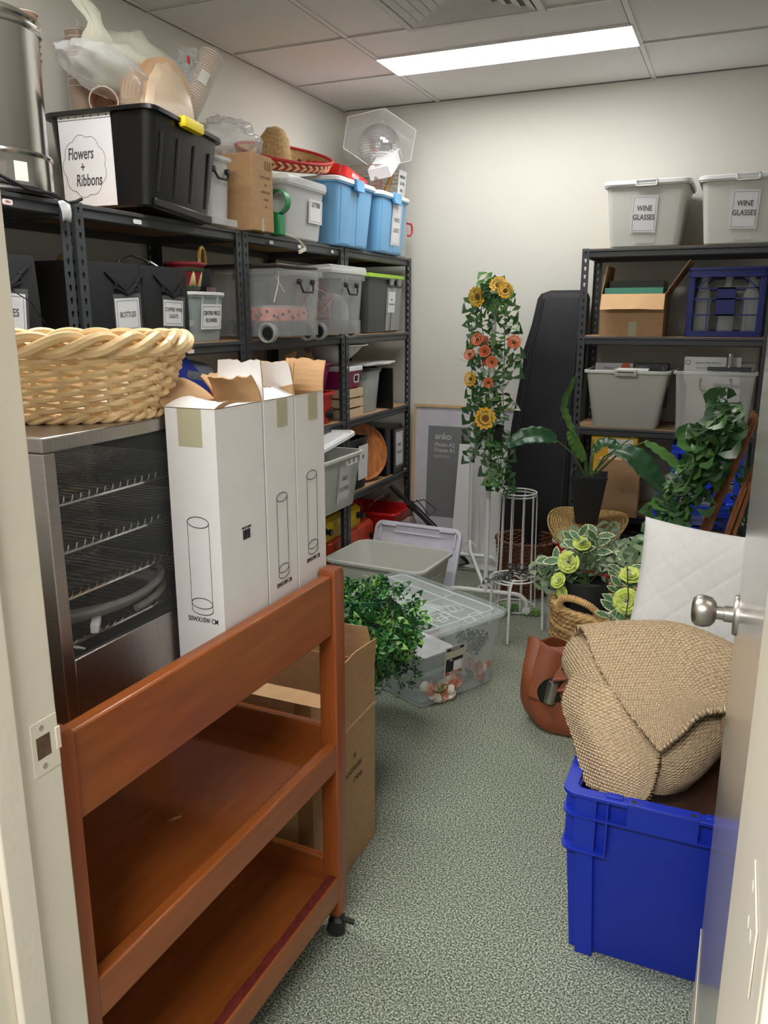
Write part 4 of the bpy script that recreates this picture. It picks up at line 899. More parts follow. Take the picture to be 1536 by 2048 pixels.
MB().box((-.125, -.17, 0), (.125, .17, .29)).build('box', M_black, bs, bevel=.008); MB().box((-.04, -.182, .0), (.122, -.1705, .275)).build('front_flap', M_black, bs, bevel=.004)
paper(bs, .11, .20, (.045, -.1835, .15), (0, 0, 0), 'SMALL\n\nBOWLS', .026, sleeve=True, space=.9)
# ---------------------------------------------------------------- bottom shelf, left
S5 = .1208
def toybox(name, lab, yc, z, w, d, h, m):
    t = thing(name, lab, 'case', (-2.06, yc, z), 90)
    MB().loft([rr(w/2-.02, d/2-.01, .05, 0), rr(w/2, d/2, .06, .015), rr(w/2, d/2, .06, h-.02), rr(w/2-.02, d/2-.02, .05, h)]).build('case', m, t)
    MB().loft([rr(w/2+.003, d/2+.003, .06, h*.5-.003), rr(w/2+.003, d/2+.003, .06, h*.5+.003)]).build('seam', m, t)
    for s in (-1, 1):
        MB().lathe([(.020, 0), (.021, .008), (.012, .012), (.012, .026), (.018, .030), (.018, .042), (.0005, .044)], 18, M=Matrix.Translation((s*(w/2-.08), -d/2, h*.55)) @ Matrix.Rotation(pi/2, 4, 'X')).build('knob', M_blackpl, t)
    return t
M_org = mat('orange_red_plastic', (216, 78, 44), .4)
toybox('orange_case', 'orange red plastic case with black knobs at the bottom of the left shelves', 3.95, S5, .62, .31, .205, M_org)
toybox('yellow_case', 'yellow plastic case with a black knob on top of the orange case', 3.80, S5+.2085, .56, .31, .125, mat('mustard_plastic', (228, 196, 36), .4))
gb = toybox('green_case', 'dark green plastic case beside the orange case in the shadow', 3.40, S5, .30, .31, .20, mat('dark_green_plastic', (26, 84, 62), .45))
rk = thing('red_shopping_basket', 'red perforated shopping basket in the back left corner', 'basket', (-1.985, 4.44, S5), 90)
M_redb = mat('basket_red', (198, 32, 34), .35)
b = MB(); tub_body(.33, .40, .225, .8, .03, rim=.014).build('body', M_redb, rk)
b = MB()
for k in range(3):
    for i in range(4):
        b.box((-.10+.075*k+.014*i, -.1815-.009*(1), .10), (-.093+.075*k+.014*i, -.170, .165))
b.build('slots', mat('slot_light', (206, 190, 186), .6), rk, (0, 0, 0), (radians(3), 0, 0), smooth=False)
MB().tube([(-.15, .02, .225), (-.16, -.02, .26), (-.08, -.05, .30), (.08, -.05, .30), (.16, -.02, .26), (.15, .02, .225)], .005, 8).build('wire_handle', M_chrome, rk)
# ---------------------------------------------------------------- right shelving
R1 = 1.8228
for xc, w, yc, lab in ((-.487, .40, 4.455, 'pale grey tub labelled WINE GLASSES, left of the two on the right shelving'), (-.042, .42, 4.45, 'pale grey tub labelled WINE GLASSES, right of the two beside the door')):
    t = tub('grey_tub', lab, (xc, yc, R1), 0, w, .40, .292, M_greytub, .86, lid=M_whitepl, lidh=.026, r=.03, group='WINE GLASSES tubs')
    fy = front_y(t, w, .40, .292, .15, .86)
    paper(t, .118, .168, (-.005, fy-.004, .15), (radians(5.5), radians(2), 0), 'WINE\nGLASSES', .034, sleeve=True, space=1.2, ly=.005)
    b = MB(); b.box((-.05, -.012, -.018), (.05, .0, -.013)).box((-.05, -.012, .006), (.05, .0, .012)).box((-.05, -.012, -.018), (-.044, 0, .012)).box((.044, -.012, -.018), (.05, 0, .012)); b.build('latch', M_whitepl, t, (0, -.196, .292), bevel=.001)
    b = MB()
    for i in range(9): b.box((-.042+.0105*i, -.0025, -.006), (-.037+.0105*i, .0, .008))
    b.build('grip_ribs', M_greytub, t, (0, front_y(t, w, .4, .292, .022, .86)+.0005, .022), smooth=False)
# shelf two: carton with a green box inside, dark blue crate of bottles
R2 = 1.3958
oc = thing('brown_carton', 'open brown carton holding a green topped box on the right shelving', 'carton', (-.672, 4.30, R2), 0)
W, D, H = .305, .30, .205
q = lambda i, z: [Vector(v) for v in ((i, i, z), (W-i, i, z), (W-i, D-i, z), (i, D-i, z))]
MB().loft([q(0, 0), q(0, H), q(.004, H), q(.004, .006)]).build('carton_body', M_bcard, oc, smooth=False)
M_tan = mat('tan_card', (222, 180, 132), .8, var=.05)
flap(oc, M_bcard, M_tan, (0, 0, H), (1, 0, 0), W, .085, (0, -1, 0), 152, 40, tear=.001, taper=.0)
flap(oc, M_bcard, M_bcard, (0, 0, H), (0, 1, 0), D, .14, (-1, 0, 0), -8, 41, tear=.002, taper=.05)
flap(oc, M_bcard, M_bcard, (W, 0, H), (0, 1, 0), D, .19, (1, 0, 0), 34, 42, tear=.002, taper=.0)
MB().box((.14, -.0008, 0), (.18, -.0002, .07)).build('tape_strip', M_tape, oc, smooth=False)
gb_ = thing('green_box', 'black box with a green edge packed inside the open carton', 'box', (-.66, 4.31, R2+.008), 0)
MB().box((0, .0, 0), (.28, .27, .228)).build('green_edge', mat('sea_green', (84, 156, 132), .6), gb_, smooth=False); MB().box((.02, .02, .2285), (.28, .27, .262)).build('black_lid', M_black, gb_, smooth=False)
def milk_crate(name, lab, loc, m, W=.36, D=.33, H=.32, rz=0, group=None):
    t = thing(name, lab, 'crate', loc, rz, group)
    w, d = W/2, D/2
    for sx in (-1, 1):
        for sy in (-1, 1):
            MB().box((min(sx*w, sx*(w-.03)), min(sy*d, sy*(d-.03)), .002), (max(sx*w, sx*(w-.03)), max(sy*d, sy*(d-.03)), H-.045)).build('corner_post', m, t, bevel=.004)
    b = MB(); b.loft([rr(w, d, .012, H-.045), rr(w+.004, d+.004, .012, H-.044), rr(w+.004, d+.004, .012, H-.032), rr(w, d, .012, H-.030), rr(w, d, .012, H-.014), rr(w+.004, d+.004, .012, H-.012), rr(w+.004, d+.004, .012, H), rr(w-.006, d-.006, .01, H), rr(w-.008, d-.008, .01, H-.045), rr(w, d, .012, H-.045)], False, False); b.build('top_band', m, t)
    b = MB(); b.loft([rr(w, d, .01, 0), rr(w+.002, d+.002, .01, .002), rr(w+.002, d+.002, .01, .028), rr(w-.006, d-.006, .01, .028), rr(w-.006, d-.006, .01, .006)]); b.build('base', m, t)
    for side in range(4):
        M4 = Matrix.Rotation(side*pi/2, 4, 'Z'); ww = (W if side % 2 == 0 else D)/2-.03; dd = (D if side % 2 == 0 else W)/2
        b = MB()
        for z in (.10, .175, .225): b.box((-ww, -dd+.002, z), (ww, -dd+.008, z+.007), 0, M4)
        b.box((-.042, -dd+.002, .10), (.042, -dd+.008, .232), 0, M4)
        for s in (-1, 1):
            b.add([M4 @ Vector(p) for p in ((s*ww, -dd+.002, .225), (s*(ww-.012), -dd+.002, .225), (s*(.07), -dd+.002, H-.046), (s*(.084), -dd+.002, H-.046), (s*ww, -dd+.008, .225), (s*(ww-.012), -dd+.008, .225), (s*.07, -dd+.008, H-.046), (s*.084, -dd+.008, H-.046))], [(0, 1, 2, 3), (4, 7, 6, 5), (0, 4, 5, 1), (2, 6, 7, 3), (1, 5, 6, 2), (0, 3, 7, 4)])
            b.box((s*ww*.55-.002, -dd+.003, .028), (s*ww*.55+.002, -dd+.007, .18), 0, M4)
        b.build('lattice_side', m, t, smooth=False)
    return t
M_navy = mat('navy_crate', (26, 34, 104), .45); M_crate = mat('crate_blue', (30, 72, 206), .4)
milk_crate('milk_crate', 'dark blue crate of clear bottles on the second right shelf', (-.09, 4.475, R2), M_navy, .345, .34, .325)
def bottle(loc, lab, grp):
    t = thing('swing_top_bottle', lab, 'bottle', loc, 0, grp)
    MB().lathe([(.0005, .002), (.034, 0), (.037, .004), (.037, .17), (.030, .205), (.016, .235), (.0135, .275), (.016, .278), (.016, .288), (.012, .289), (.0115, .235), (.027, .20), (.0345, .168), (.0345, .008)], 24).build('glass', M_gla, t)
    MB().lathe([(.0005, .290), (.011, .290), (.013, .296), (.010, .304), (.0005, .305)], 16).build('stopper', M_whitepl, t)
    MB().tube([(.0165, 0, .262), (.02, 0, .285), (.012, 0, .302), (-.012, 0, .302), (-.02, 0, .285), (-.0165, 0, .262)], .0013, 5).build('wire_clip', M_chrome, t)
    return t
for k, (x, y) in enumerate(((-.195, 4.38), (-.085, 4.38), (.02, 4.38), (-.195, 4.48), (-.085, 4.48), (.02, 4.48))):
    bottle((x, y, R2+.0085), 'clear swing top bottle standing in the dark blue crate', 'bottles in the dark blue crate')
# shelf three: white tub with boxes and clear tub with wire handle
R3 = .9308
t = tub('grey_tub', 'pale grey open tub without label, with boxes in it, on the third right shelf', (-.522, 4.445, R3), 0, .425, .38, .295, M_greytub, .80, r=.03)
b = MB(); b.loft([rr(.052, .010, .004, -.018), rr(.055, .012, .004, -.012), rr(.055, .012, .004, .012), rr(.05, .008, .003, .016)]); b.build('clip', M_greytub, t, (.0, -.195, .288)); 
MB().box((-.04, -.0085, -.002), (.04, -.0075, .003)).build('slot', M_ink, t, (0, -.2, .288), smooth=False)
def cartonbox(name, lab, loc, d, m, rz=0, cat='box', rot=None):
    t = thing(name, lab, cat, loc, rz, rot=rot); MB().box((-d[0]/2, -d[1]/2, 0), (d[0]/2, d[1]/2, d[2])).build('box', m, t, bevel=.002); return t
k = cartonbox('white_box', 'white printed box with an orange disc standing in the pale grey tub', (-.60, 4.41, R3+.10), (.19, .05, .225), mat('pale_box', (196, 196, 200), .5))
MB().lathe([(.024, 0), (.0005, .0006)], 24, M=Matrix.Translation((.06, -.0252, .205)) @ Matrix.Rotation(pi/2, 4, 'X')).build('orange_disc', mat('orange_print', (206, 92, 58), .5), k)
lettering('lettering', 'diffuser', .016, M_greyink, k, (-.03, -.0256, .2))
k = cartonbox('dark_box', 'dark printed box standing beside the white one in the pale grey tub', (-.415, 4.45, R3+.10), (.165, .09, .225), mat('slate_box', (62, 66, 72), .5))
lettering('lettering', 'HOBNAIL\nGLASS', .016, MATS['grey_strip'], k, (-.045, -.0456, .2), align='CENTER'); lettering('lettering', '3', .022, MATS['grey_strip'], k, (.058, -.0456, .2))
cartonbox('white_packet', 'flat white packet lying on the rim of the pale grey tub', (-.49, 4.29, R3+.296), (.15, .05, .01), M_whitepl)
t = tub('clear_tub', 'clear tub with a wire handle and white boxes on the third right shelf', (-.105, 4.445, R3), 0, .385, .38, .30, M_milky, .90, r=.025)
MB().tube([(-.068, -.004, .0), (-.070, -.014, -.03), (-.066, -.018, -.046), (-.055, -.02, -.052), (.055, -.02, -.052), (.066, -.018, -.046), (.070, -.014, -.03), (.068, -.004, 0)], .0032, 8).lathe([(.0005, 0), (.007, 0), (.007, .012), (.0005, .012)], 12, M=Matrix.Translation((-.068, -.0, .002)) @ Matrix.Rotation(pi/2, 4, 'X')).lathe([(.0005, 0), (.007, 0), (.007, .012), (.0005, .012)], 12, M=Matrix.Translation((.068, 0, .002)) @ Matrix.Rotation(pi/2, 4, 'X')).build('wire_handle', mat('dull_wire', (166, 162, 152), .35, .9), t, (.005, -.178, .262))
MB().loft([rr(.166, .163, .02, .0), rr(.168, .165, .02, .028)], False, False).build('base_band', clear('grey_band2', (176, 178, 178), .4, .3), t)
cartonbox('white_box', 'white box standing in the clear tub with the wire handle', (-.17, 4.38, R3+.006), (.12, .12, .24), mat('cream_box', (214, 210, 196), .7))
cartonbox('white_box', 'white sheet faced box in the right half of the clear tub', (-.045, 4.35, R3+.006), (.12, .08, .21), mat('bluewhite_box', (206, 206, 212), .7))
k = cartonbox('white_box', 'white printed glassware box lying across the top of the clear tub', (-.125, 4.47, R3+.23), (.265, .12, .135), M_whitepl)
lettering('lettering', 'Glassware Water Bottle Set', .014, M_greyink, k, (-.02, -.0606, .105), sx=.75); lettering('lettering', 'hand made clear glass', .009, M_greyink, k, (-.045, -.0606, .08), sx=.75)
MB().tube([(-.115+.011*cos(a), -.0606, .106+.011*sin(a)) for a in [2*pi*i/20 for i in range(20)]], .0015, 5, closed=True).build('ring_logo', M_greyink, k)
k = thing('dark_tool', 'dark metal T shaped tool lying across the clear tub rim', 'tool', (-.045, 4.36, R3+.3012))
MB().box((-.10, -.012, 0), (.10, .012, .018)).build('bar', mat('gunmetal', (88, 90, 94), .35, .8), k, bevel=.003); MB().lathe([(.018, .018), (.015, .03), (.017, .07), (.012, .085), (.0005, .086)], 20).build('stub', mat('glass_grey', (150, 152, 152), .2, .5), k)
cartonbox('glass_box', 'dusky glass box at the right end of the clear tub', (.035, 4.46, R3+.235), (.07, .09, .10), mat('dusky', (150, 146, 138), .4))
# shelf four
R4 = .4758
k = thing('yellow_box', 'yellow storage box with a white label behind the plant pot', 'box', (-.56, 4.47, R4), 0)
MB().box((-.12, -.16, 0), (.115, .16, .405)).build('box', mat('yellow_board', (236, 184, 54), .6), k, bevel=.003)
MB().box((-.03, -.1612, .19), (.095, -.1602, .395)).build('white_label', M_paper, k, smooth=False)
lettering('lettering', 'A4 copy', .018, M_greyink, k, (.075, -.1615, .29), (pi/2, -pi/2, 0), sx=.8)
cartonbox('brown_carton', 'brown carton standing in front of the yellow box', (-.52, 4.26, R4), (.21, .06, .30), M_bcard, cat='carton')
milk_crate('milk_crate', 'bright blue crate on the fourth right shelf, topmost behind the ivy', (-.105, 4.455, R4+.04), M_crate, .335, .33, .345, group='bright blue crates')
cartonbox('dark_box', 'flat dark box under the topmost bright blue crate', (-.10, 4.46, R4), (.36, .33, .038), M_dkgrey)
milk_crate('milk_crate', 'bright blue crate standing on the floor behind the cushion', (-.135, 3.99, .002), M_crate, .335, .33, .33, group='bright blue crates')
milk_crate('milk_crate', 'bright blue crate in the middle, stacked on the one on the floor', (-.135, 3.99, .334), M_crate, .335, .33, .325, group='bright blue crates')
tag(MB().lathe([(.0005, 0), (.06, 0), (.085, .05), (.092, .12), (.085, .18), (.05, .215), (.03, .22), (.0005, .221)], 32).build('glass_globe', M_gla, None, (-.13, 3.99, .47)), 'clear glass globe in the middle bright blue crate', 'globe')
tag(MB().box((-.14, -.14, 0), (.14, .14, .012)).build('wooden_board', mat('brown_board', (124, 72, 44), .6), None, (-.135, 3.99, .455)), 'brown board inside the middle bright blue crate', 'board')
bc = milk_crate('black_crate', 'black crate in the shadow on the bottom right shelf', (-.40, 4.46, .0608), M_black, .40, .33, .29)
# ---------------------------------------------------------------- back wall: framed print, boards, garment bag
fp = thing('picture_frame', 'large wooden picture frame with a grey printed insert leaning on the back wall', 'picture frame', (-1.475, 4.60, .001), 0, rot=(radians(-4), 0, 0))
M_oak = mat('pale_oak', (206, 176, 134), .6, var=.1, vscale=6, stretch=(6, 6, 1))
FW, FH = .70, .968
for a, c in (((-FW/2, -.012, 0), (-FW/2+.018, .012, FH)), ((FW/2-.018, -.012, 0), (FW/2, .012, FH)), ((-FW/2+.018, -.012, 0), (FW/2-.018, .012, .018)), ((-FW/2+.018, -.012, FH-.018), (FW/2-.018, .012, FH))): MB().box(a, c).build('frame_side', M_oak, fp, bevel=.001)
MB().box((-FW/2+.016, -.004, .016), (FW/2-.016, .004, FH-.016)).build('mount', mat('lilac_mount', (206, 202, 210), .6), fp, smooth=False)
ins = MB().box((-.25, -.0056, .275), (.25, -.0046, .838)).build('printed_insert', mat('insert_grey', (122, 122, 126), .5, var=.05), fp, smooth=False)
M_ltr = mat('insert_lettering', (206, 204, 206), .5)
for body, z, sz in (('anko', .775, .055), ('Photo A2', .724, .034), ('Frame A1', .690, .034), ('Photo 420mm x 594mm\nFrame 594mm x 841mm', .652, .010)):
    lettering('lettering', body, sz, M_ltr, ins, (-.205, -.0062, z), align='LEFT', sx=1.0)
MB().box((-FW/2+.018, -.0086, .018), (FW/2-.018, -.0076, FH-.018)).build('glazing', M_glass, fp, smooth=False)
wbd = thing('white_board', 'white panel leaning in front of the picture frame', 'board', (-1.37, 4.515, .001), 0, rot=(radians(-4), radians(2.5), 0))
MB().box((-.155, -.006, 0), (.165, .006, .745)).build('panel', M_whitepl, wbd, bevel=.002)
MB().tube([(-.02, -.0068, .43), (.02, -.0068, .47), (.06, -.0068, .455), (.03, -.0068, .40), (-.02, -.0068, .36), (-.04, -.0068, .33), (.0, -.0068, .31)], .0012, 5).build('string_loop', MATS['cream_string'], wbd)
gbd = thing('grey_board', 'grey and white panel behind the garment rack uprights', 'board', (-1.17, 4.54, .001), 0, rot=(radians(-5), 0, 0))
MB().box((-.10, -.005, 0), (.10, .005, .84)).build('panel', mat('light_grey_panel', (214, 212, 214), .6), gbd, bevel=.002)
b = MB(); b.add([(-.05, -.0056, .84), (.06, -.0056, .84), (.05, -.0056, .52), (.0, -.0056, .40), (-.06, -.0056, .62)], [(0, 1, 2, 3, 4)]); b.build('dark_shape', MATS['grey_strip'], gbd, smooth=False)
# tall black bag leaning on the wall
gbag = thing('equipment_bag', 'tall black zipped fabric bag leaning between the shelves on the back wall', 'bag', (-1.02, 4.455, .001), 0)
M_bag = mat('black_nylon', (17, 19, 24), .65, var=.2, vscale=14, bump=.3, bscale=25)
sec = [(0, -.155, .22, -.07, .08), (.04, -.175, .245, -.085, .09), (.5, -.165, .235, -.08, .10), (.9, -.135, .235, -.06, .10), (1.25, -.095, .24, -.03, .11), (1.28, -.105, .24, -.03, .11), (1.45, -.065, .24, .0, .12), (1.585, -.045, .238, .02, .14), (1.612, -.03, .228, .03, .14), (1.63, .02, .20, .05, .13)]
rings = []
for z, x0, x1, y0, y1 in sec:
    lean = .09*z/1.6
    rings.append([Vector((v.x, v.y+lean-.02, z)) for v in rr((x1-x0)/2, (y1-y0)/2, .05, z, (x0+x1)/2, (y0+y1)/2, n=5)])
MB().loft(rings).build('bag_body', M_bag, gbag)
b = MB()
for dx in (-.02, .0): 
    b.tube([(x0+(x1-x0)*(.16)+dx*.6, y0+.09*z/1.6-.024, z) for z, x0, x1, y0, y1 in sec[1:8]], .004, 5)
b.tube([(x0+(x1-x0)*.88, y0+.09*z/1.6-.024, z) for z, x0, x1, y0, y1 in sec[1:8]], .004, 5)
b.build('seam_piping', mat('bag_piping', (52, 54, 60), .6), gbag)
MB().tube([(.15, .0+.09*z/1.6-.10+.06*z/1.6-.03+.02, z) for z in (.95, .8, .6, .4, .2, .03)][:1]+[(.15-.10*(1-z/.95), -.075+.09*z/1.6, z) for z in (.8, .6, .4, .2, .03)], .004, 6).build('hanging_strap', mat('bag_strap', (70, 72, 80), .6), gbag)
# folded tripod stand leaning across the corner
tp_ = thing('tripod_stand', 'black folded tripod stand leaning from the floor to the left shelves', 'stand', (-1.40, 4.52, .02), 0)
A = Vector((0, 0, .005)); B = Vector((-.425, -.16, .46)); Bd = (B-A)
b = MB(); b.tube([A, A+Bd*.99], .011, 10); b.build('pole', M_blackpl, tp_)
off = Vector((.0, .01, .022))
MB().tube([A+Bd*.30+off, A+Bd*.80+off], .006, 8).build('leg', M_blackpl, tp_); MB().tube([A+Bd*.30-off*.6+Vector((0, .016, 0)), A+Bd*.80-off*.6+Vector((0, .016, 0))], .006, 8).build('leg', M_blackpl, tp_); MB().tube([A+Bd*.45+Vector((0, -.02, .0)), A+Bd*.86+Vector((0, -.02, .0))], .006, 8).build('leg', M_blackpl, tp_)
MB().tube([A+Bd*.27, A+Bd*.33], .021, 12).build('collar', M_blackpl, tp_); MB().tube([A+Bd*.30+Vector((0, -.02, .02)), A+Bd*.30+Vector((.02, -.04, .04))], .011, 10).build('knob', M_blackpl, tp_)
MB().tube([A+Bd*.74, A+Bd*.82], .022, 10).build('collar', M_blackpl, tp_); MB().tube([A+Bd*.9, A+Bd*1.06], .016, 10).build('head', M_blackpl, tp_)
b = MB(); b.tube([A+Bd*.80+Vector((.02, -.02, .02)), A+Bd*.72+Vector((.06, -.03, .08)), A+Bd*.62+Vector((.09, -.03, .07)), A+Bd*.60+Vector((.04, -.03, .03)), A+Bd*.68+Vector((.03, -.03, .06)), A+Bd*.78+Vector((.04, -.03, .05))], .003, 6); b.tube([A+Bd*.6, A+Bd*.55+Vector((.03, -.05, -.06)), A+Bd*.7+Vector((.02, -.05, -.10)), A+Bd*.8], .0025, 6); b.build('tangled_cable', M_blackpl, tp_)
MB().tube([A, A+Vector((-.10, -.06, -.012)), A+Vector((-.16, -.05, .0)), A+Vector((-.05, .0, .03))], .005, 6).build('foot_cable', M_blackpl, tp_)
# ---------------------------------------------------------------- foliage helpers
IVY = [(0, 0), (.18, -.08), (.38, .0), (.40, .18), (.58, .40), (.36, .50), (.30, .68), (0, 1.0), (-.30, .68), (-.36, .50), (-.58, .40), (-.40, .18), (-.38, .0), (-.18, -.08)]
PETAL = [(.06, 0), (.20, .22), (.27, .5), (.25, .75), (.14, .94), (0, 1), (-.14, .94), (-.25, .75), (-.27, .5), (-.20, .22), (-.06, 0)]
OVAL = [(0, 0), (.14, .12), (.24, .35), (.24, .6), (.13, .85), (0, 1), (-.13, .85), (-.24, .6), (-.24, .35), (-.14, .12)]
ROUND = [(0, 0), (.25, .1), (.42, .35), (.44, .6), (.28, .88), (0, 1), (-.28, .88), (-.44, .6), (-.42, .35), (-.25, .1)]
def leaf(b, p, d, nrm, size, shape, m=0, fold=.25, droop=.25, m2=None):
    """one leaf: base at p, growing along d, upper face towards nrm; folded along its midrib and drooping"""
    d = Vector(d).normalized(); n = Vector(nrm); n = n-d*n.dot(d)
    if n.length < 1e-4: n = d.orthogonal()
    n.normalize(); s = d.cross(n); p = Vector(p)
    P = lambda x, y, k=1: p+(s*x*k+d*y+n*(fold*abs(x)-droop*y*y))*size
    mid = [P(0, .02), P(0, .35), P(0, .7)]
    vs = mid+[P(x, y) for x, y in shape]; N = len(shape); fs = []
    for i in range(N):
        j = (i+1) % N; y = (shape[i][1]+shape[j][1])/2; c = 0 if y < .2 else (1 if y < .55 else 2); fs.append((c, 3+i, 3+j))
    b.add(vs, fs+[(0, 1, 3+2), (1, 2, 3+N//2-1)] if False else fs, m)
    if m2 is not None:
        ins = [P(x*.74, .06+y*.87)+n*.0006 for x, y in shape]; b.add(ins+[P(0, .5)+n*.0006], [(i, (i+1) % N, N) for i in range(N)], m2)
def rnd(rs, a=1): return Vector((rs.uniform(-a, a), rs.uniform(-a, a), rs.uniform(-a, a)))
M_boxw = [mat('boxwood_dark', (34, 84, 40), .38, var=.3, vscale=60), mat('boxwood_mid', (62, 128, 56), .38, var=.25, vscale=60), mat('boxwood_light', (128, 178, 84), .4, var=.2, vscale=60)]
M_ivy = [mat('ivy_dark', (52, 90, 46), .3, var=.25, vscale=50), mat('ivy_mid', (84, 126, 64), .3, var=.25, vscale=50)]
M_euc = [mat('eucalyptus', (128, 146, 112), .55, var=.2, vscale=40), mat('eucalyptus_dark', (84, 104, 76), .55, var=.2, vscale=40)]
M_var = [mat('variegated_edge', (214, 222, 178), .5, var=.08), mat('variegated_centre', (84, 122, 82), .5, var=.2, vscale=50)]
M_stem = mat('green_stem', (84, 110, 62), .6); M_bstem = mat('brown_stem', (112, 76, 48), .7)
# ---------------------------------------------------------------- boxwood mat on the carton
hm = thing('boxwood_mat', 'dark green artificial boxwood hedge mat bulging out of the floor carton', 'hedge mat', (-1.155, 2.20, .285), 0)
def hedge_pt(u, v):
    """surface of a folded mat: u along Y, v from the back over the top and down the right side"""
    y = -.23+.46*u
    if v < .55: t = v/.55; x = -.22+.40*t; z = .315+.03*sin(t*2.4)-.05*u
    else: t = (v-.55)/.45; x = .18+.05*sin(t*pi); z = .315-.05*u-.22*t
    return Vector((x, y, z))
b = MB(); b.grid(lambda u, v: hedge_pt(u, v)-Vector((.03, 0, .03)), 10, 16); b.build('backing_mesh', mat('backing_green', (16, 34, 18), .8), hm, solid=.02)
MB().loft([rr(.12, .18, .04, -.28, -.07, .02), rr(.13, .20, .05, .10, -.07, 0), rr(.13, .2, .05, .25, -.07, 0)]).build('folded_core', MATS['backing_green'], hm)
rs = random.Random(4); b = MB()
for i in range(1500):
    u, v = rs.random(), rs.random(); p = hedge_pt(u, v); q_ = hedge_pt(u, min(1, v+.02))-p; n = Vector((0, 1, 0)).cross(q_).normalized() if q_.length > 1e-6 else Vector((0, 0, 1))
    if n.z < -.1 and n.x < 0: n = -n
    dirv = (n*.9+rnd(rs)*1.0).normalized(); leaf(b, p+n*rs.uniform(-.012, .02)+rnd(rs, .012), dirv, n+rnd(rs, .8), rs.uniform(.036, .056), OVAL, rs.choice((0, 0, 0, 1, 1, 2)), .3, .35)
for i in range(500):
    y0 = rs.choice((-.235, .235)); v = rs.random(); p = hedge_pt(0 if y0 < 0 else 1, v)-Vector((rs.uniform(0, .12), 0, rs.uniform(0, .18))); n = Vector((0, 1 if y0 > 0 else -1, .1)); leaf(b, p, n+rnd(rs, 1), n+rnd(rs, .8), rs.uniform(.024, .04), OVAL, rs.choice((0, 0, 1, 2)), .3, .35)
for i in range(300):
    p = Vector((.19+rs.uniform(-.25, .03), rs.uniform(-.23, .23), .085+rs.uniform(-.03, .03))); n = Vector((.4, -.2, -1)); leaf(b, p, n+rnd(rs, 1), n+rnd(rs), rs.uniform(.024, .04), OVAL, rs.choice((0, 0, 1)), .3, .3)
b.build('leaves', M_boxw, hm)
b = MB()
for k in range(6):
    o = Vector((.02+.01*k, -.20+.012*k, .33)); b.tube([o, o+Vector((.03, .04, .03)), o+Vector((.09, .09-.004*k, .02)), o+Vector((.14, .13, -.01+.004*k))], .0014, 5)
b.build('loose_ties', mat('teal_tie', (60, 128, 92), .5), hm)
# ---------------------------------------------------------------- pale open bin, its lid, big clear tub
ob = tub('white_bin', 'pale open empty bin on the floor by the left shelves', (-1.557, 3.652, .001), -3.5, .56, .43, .30, M_greytub, .84, r=.05, rim=.015)
b = MB(); b.box((-.002, -.05, -.012), (.012, .05, -.007)).box((-.002, -.05, .004), (.012, .05, .009)).box((-.002, -.05, -.012), (.012, -.045, .009)).box((-.002, .045, -.012), (.012, .05, .009)); b.build('grip', M_greytub, ob, (.256, 0, .235), bevel=.001)
ol = thing('loose_bin_lid', 'pale lilac white lid standing on edge behind the open bin', 'lid', (-1.585, 4.0, .0), 0, rot=(radians(69), 0, radians(-4)))
b = MB(); b.loft([rr(.262, .178, .04, .0, 0, .184), rr(.268, .184, .045, .002, 0, .184), rr(.268, .184, .045, .022, 0, .184), rr(.262, .178, .04, .024, 0, .184), rr(.250, .166, .035, .024, 0, .184), rr(.246, .162, .03, .010, 0, .184)]); b.build('lid', mat('lilac_white_plastic', (216, 216, 228), .4), ol)
b = MB()
for sx in (-1, 1): b.cbox((sx*.18, .345, .024), (.09, .012, .006)); b.cbox((sx*.232, .30, .016), (.012, .08, .01))
b.cbox((0, .31, .014), (.3, .008, .008)); b.build('ribs', MATS['lilac_white_plastic'], ol, bevel=.001)
M_tubc = clear('tub_clear', (222, 230, 232), .12, .1, add=.32)
ct = thing('clear_storage_tub', 'big clear wheeled tub with lid on the carpet, full of craft flowers', 'storage tub', (-1.175, 2.995, .001), 63)
W, D, H = .47, .66, .315
tub_body(W, D, H, .90, .03, rim=.012).build('body', M_tubc, ct)
lid_mesh(W+.02, D+.02, .026, .05, lip=.012, dome=.004).build('lid', M_tubc, ct, (0, 0, H-.004))
b = MB()
for x in (-.12, .0, .12): b.tube([(x, -.30, H+.014), (x, .30, H+.014)], .0035, 6)
b.tube([(-.20, -.06, H+.013), (.20, -.06, H+.013)], .003, 6).tube([Vector((v.x, v.y, H+.012)) for v in rr(.20, .295, .03, 0)], .004, 6, closed=True); b.build('lid_ribs', clear('rib_clear', (232, 238, 240), .4, .1), ct)
st = MB().box((-.052, -.0007, -.062), (.052, .0007, .062)).build('product_label', mat('label_buff', (206, 200, 180), .5), ct, (-.045, -.3065, .175), (radians(5), 0, 0), smooth=False)
MB().box((-.046, -.0012, .045), (.046, -.0008, .057)).box((-.046, -.0012, -.046), (-.004, -.0008, .0)).box((-.046, -.0012, -.002), (.046, -.0008, .012)).build('black_print', M_ink, st, smooth=False)
MB().box((-.046, -.0012, -.058), (.046, -.0008, -.049)).build('red_print', mat('red_print', (176, 56, 50), .5), st, smooth=False)
MB().box((.0, -.0012, -.043), (.04, -.0008, -.006)).build('pale_print', M_paper, st, smooth=False)
lettering('lettering', 'STORAGE', .011, M_paper, st, (0, -.0014, .051)); lettering('lettering', '75L', .012, M_paper, st, (-.02, -.0014, .005)); lettering('lettering', 'STORE & STACK', .007, M_paper, st, (0, -.0014, -.0535))
bd = MB().lathe([(.0005, 0), (.034, 0), (.034, .001), (.0005, .001)], 28, sy=.5).build('oval_badge', M_ink, ct, (-.10, .08, H+.013), (0, 0, radians(-40)))
lettering('lettering', '80 L', .018, M_paper, bd, (0, 0, .0014), (0, 0, 0))
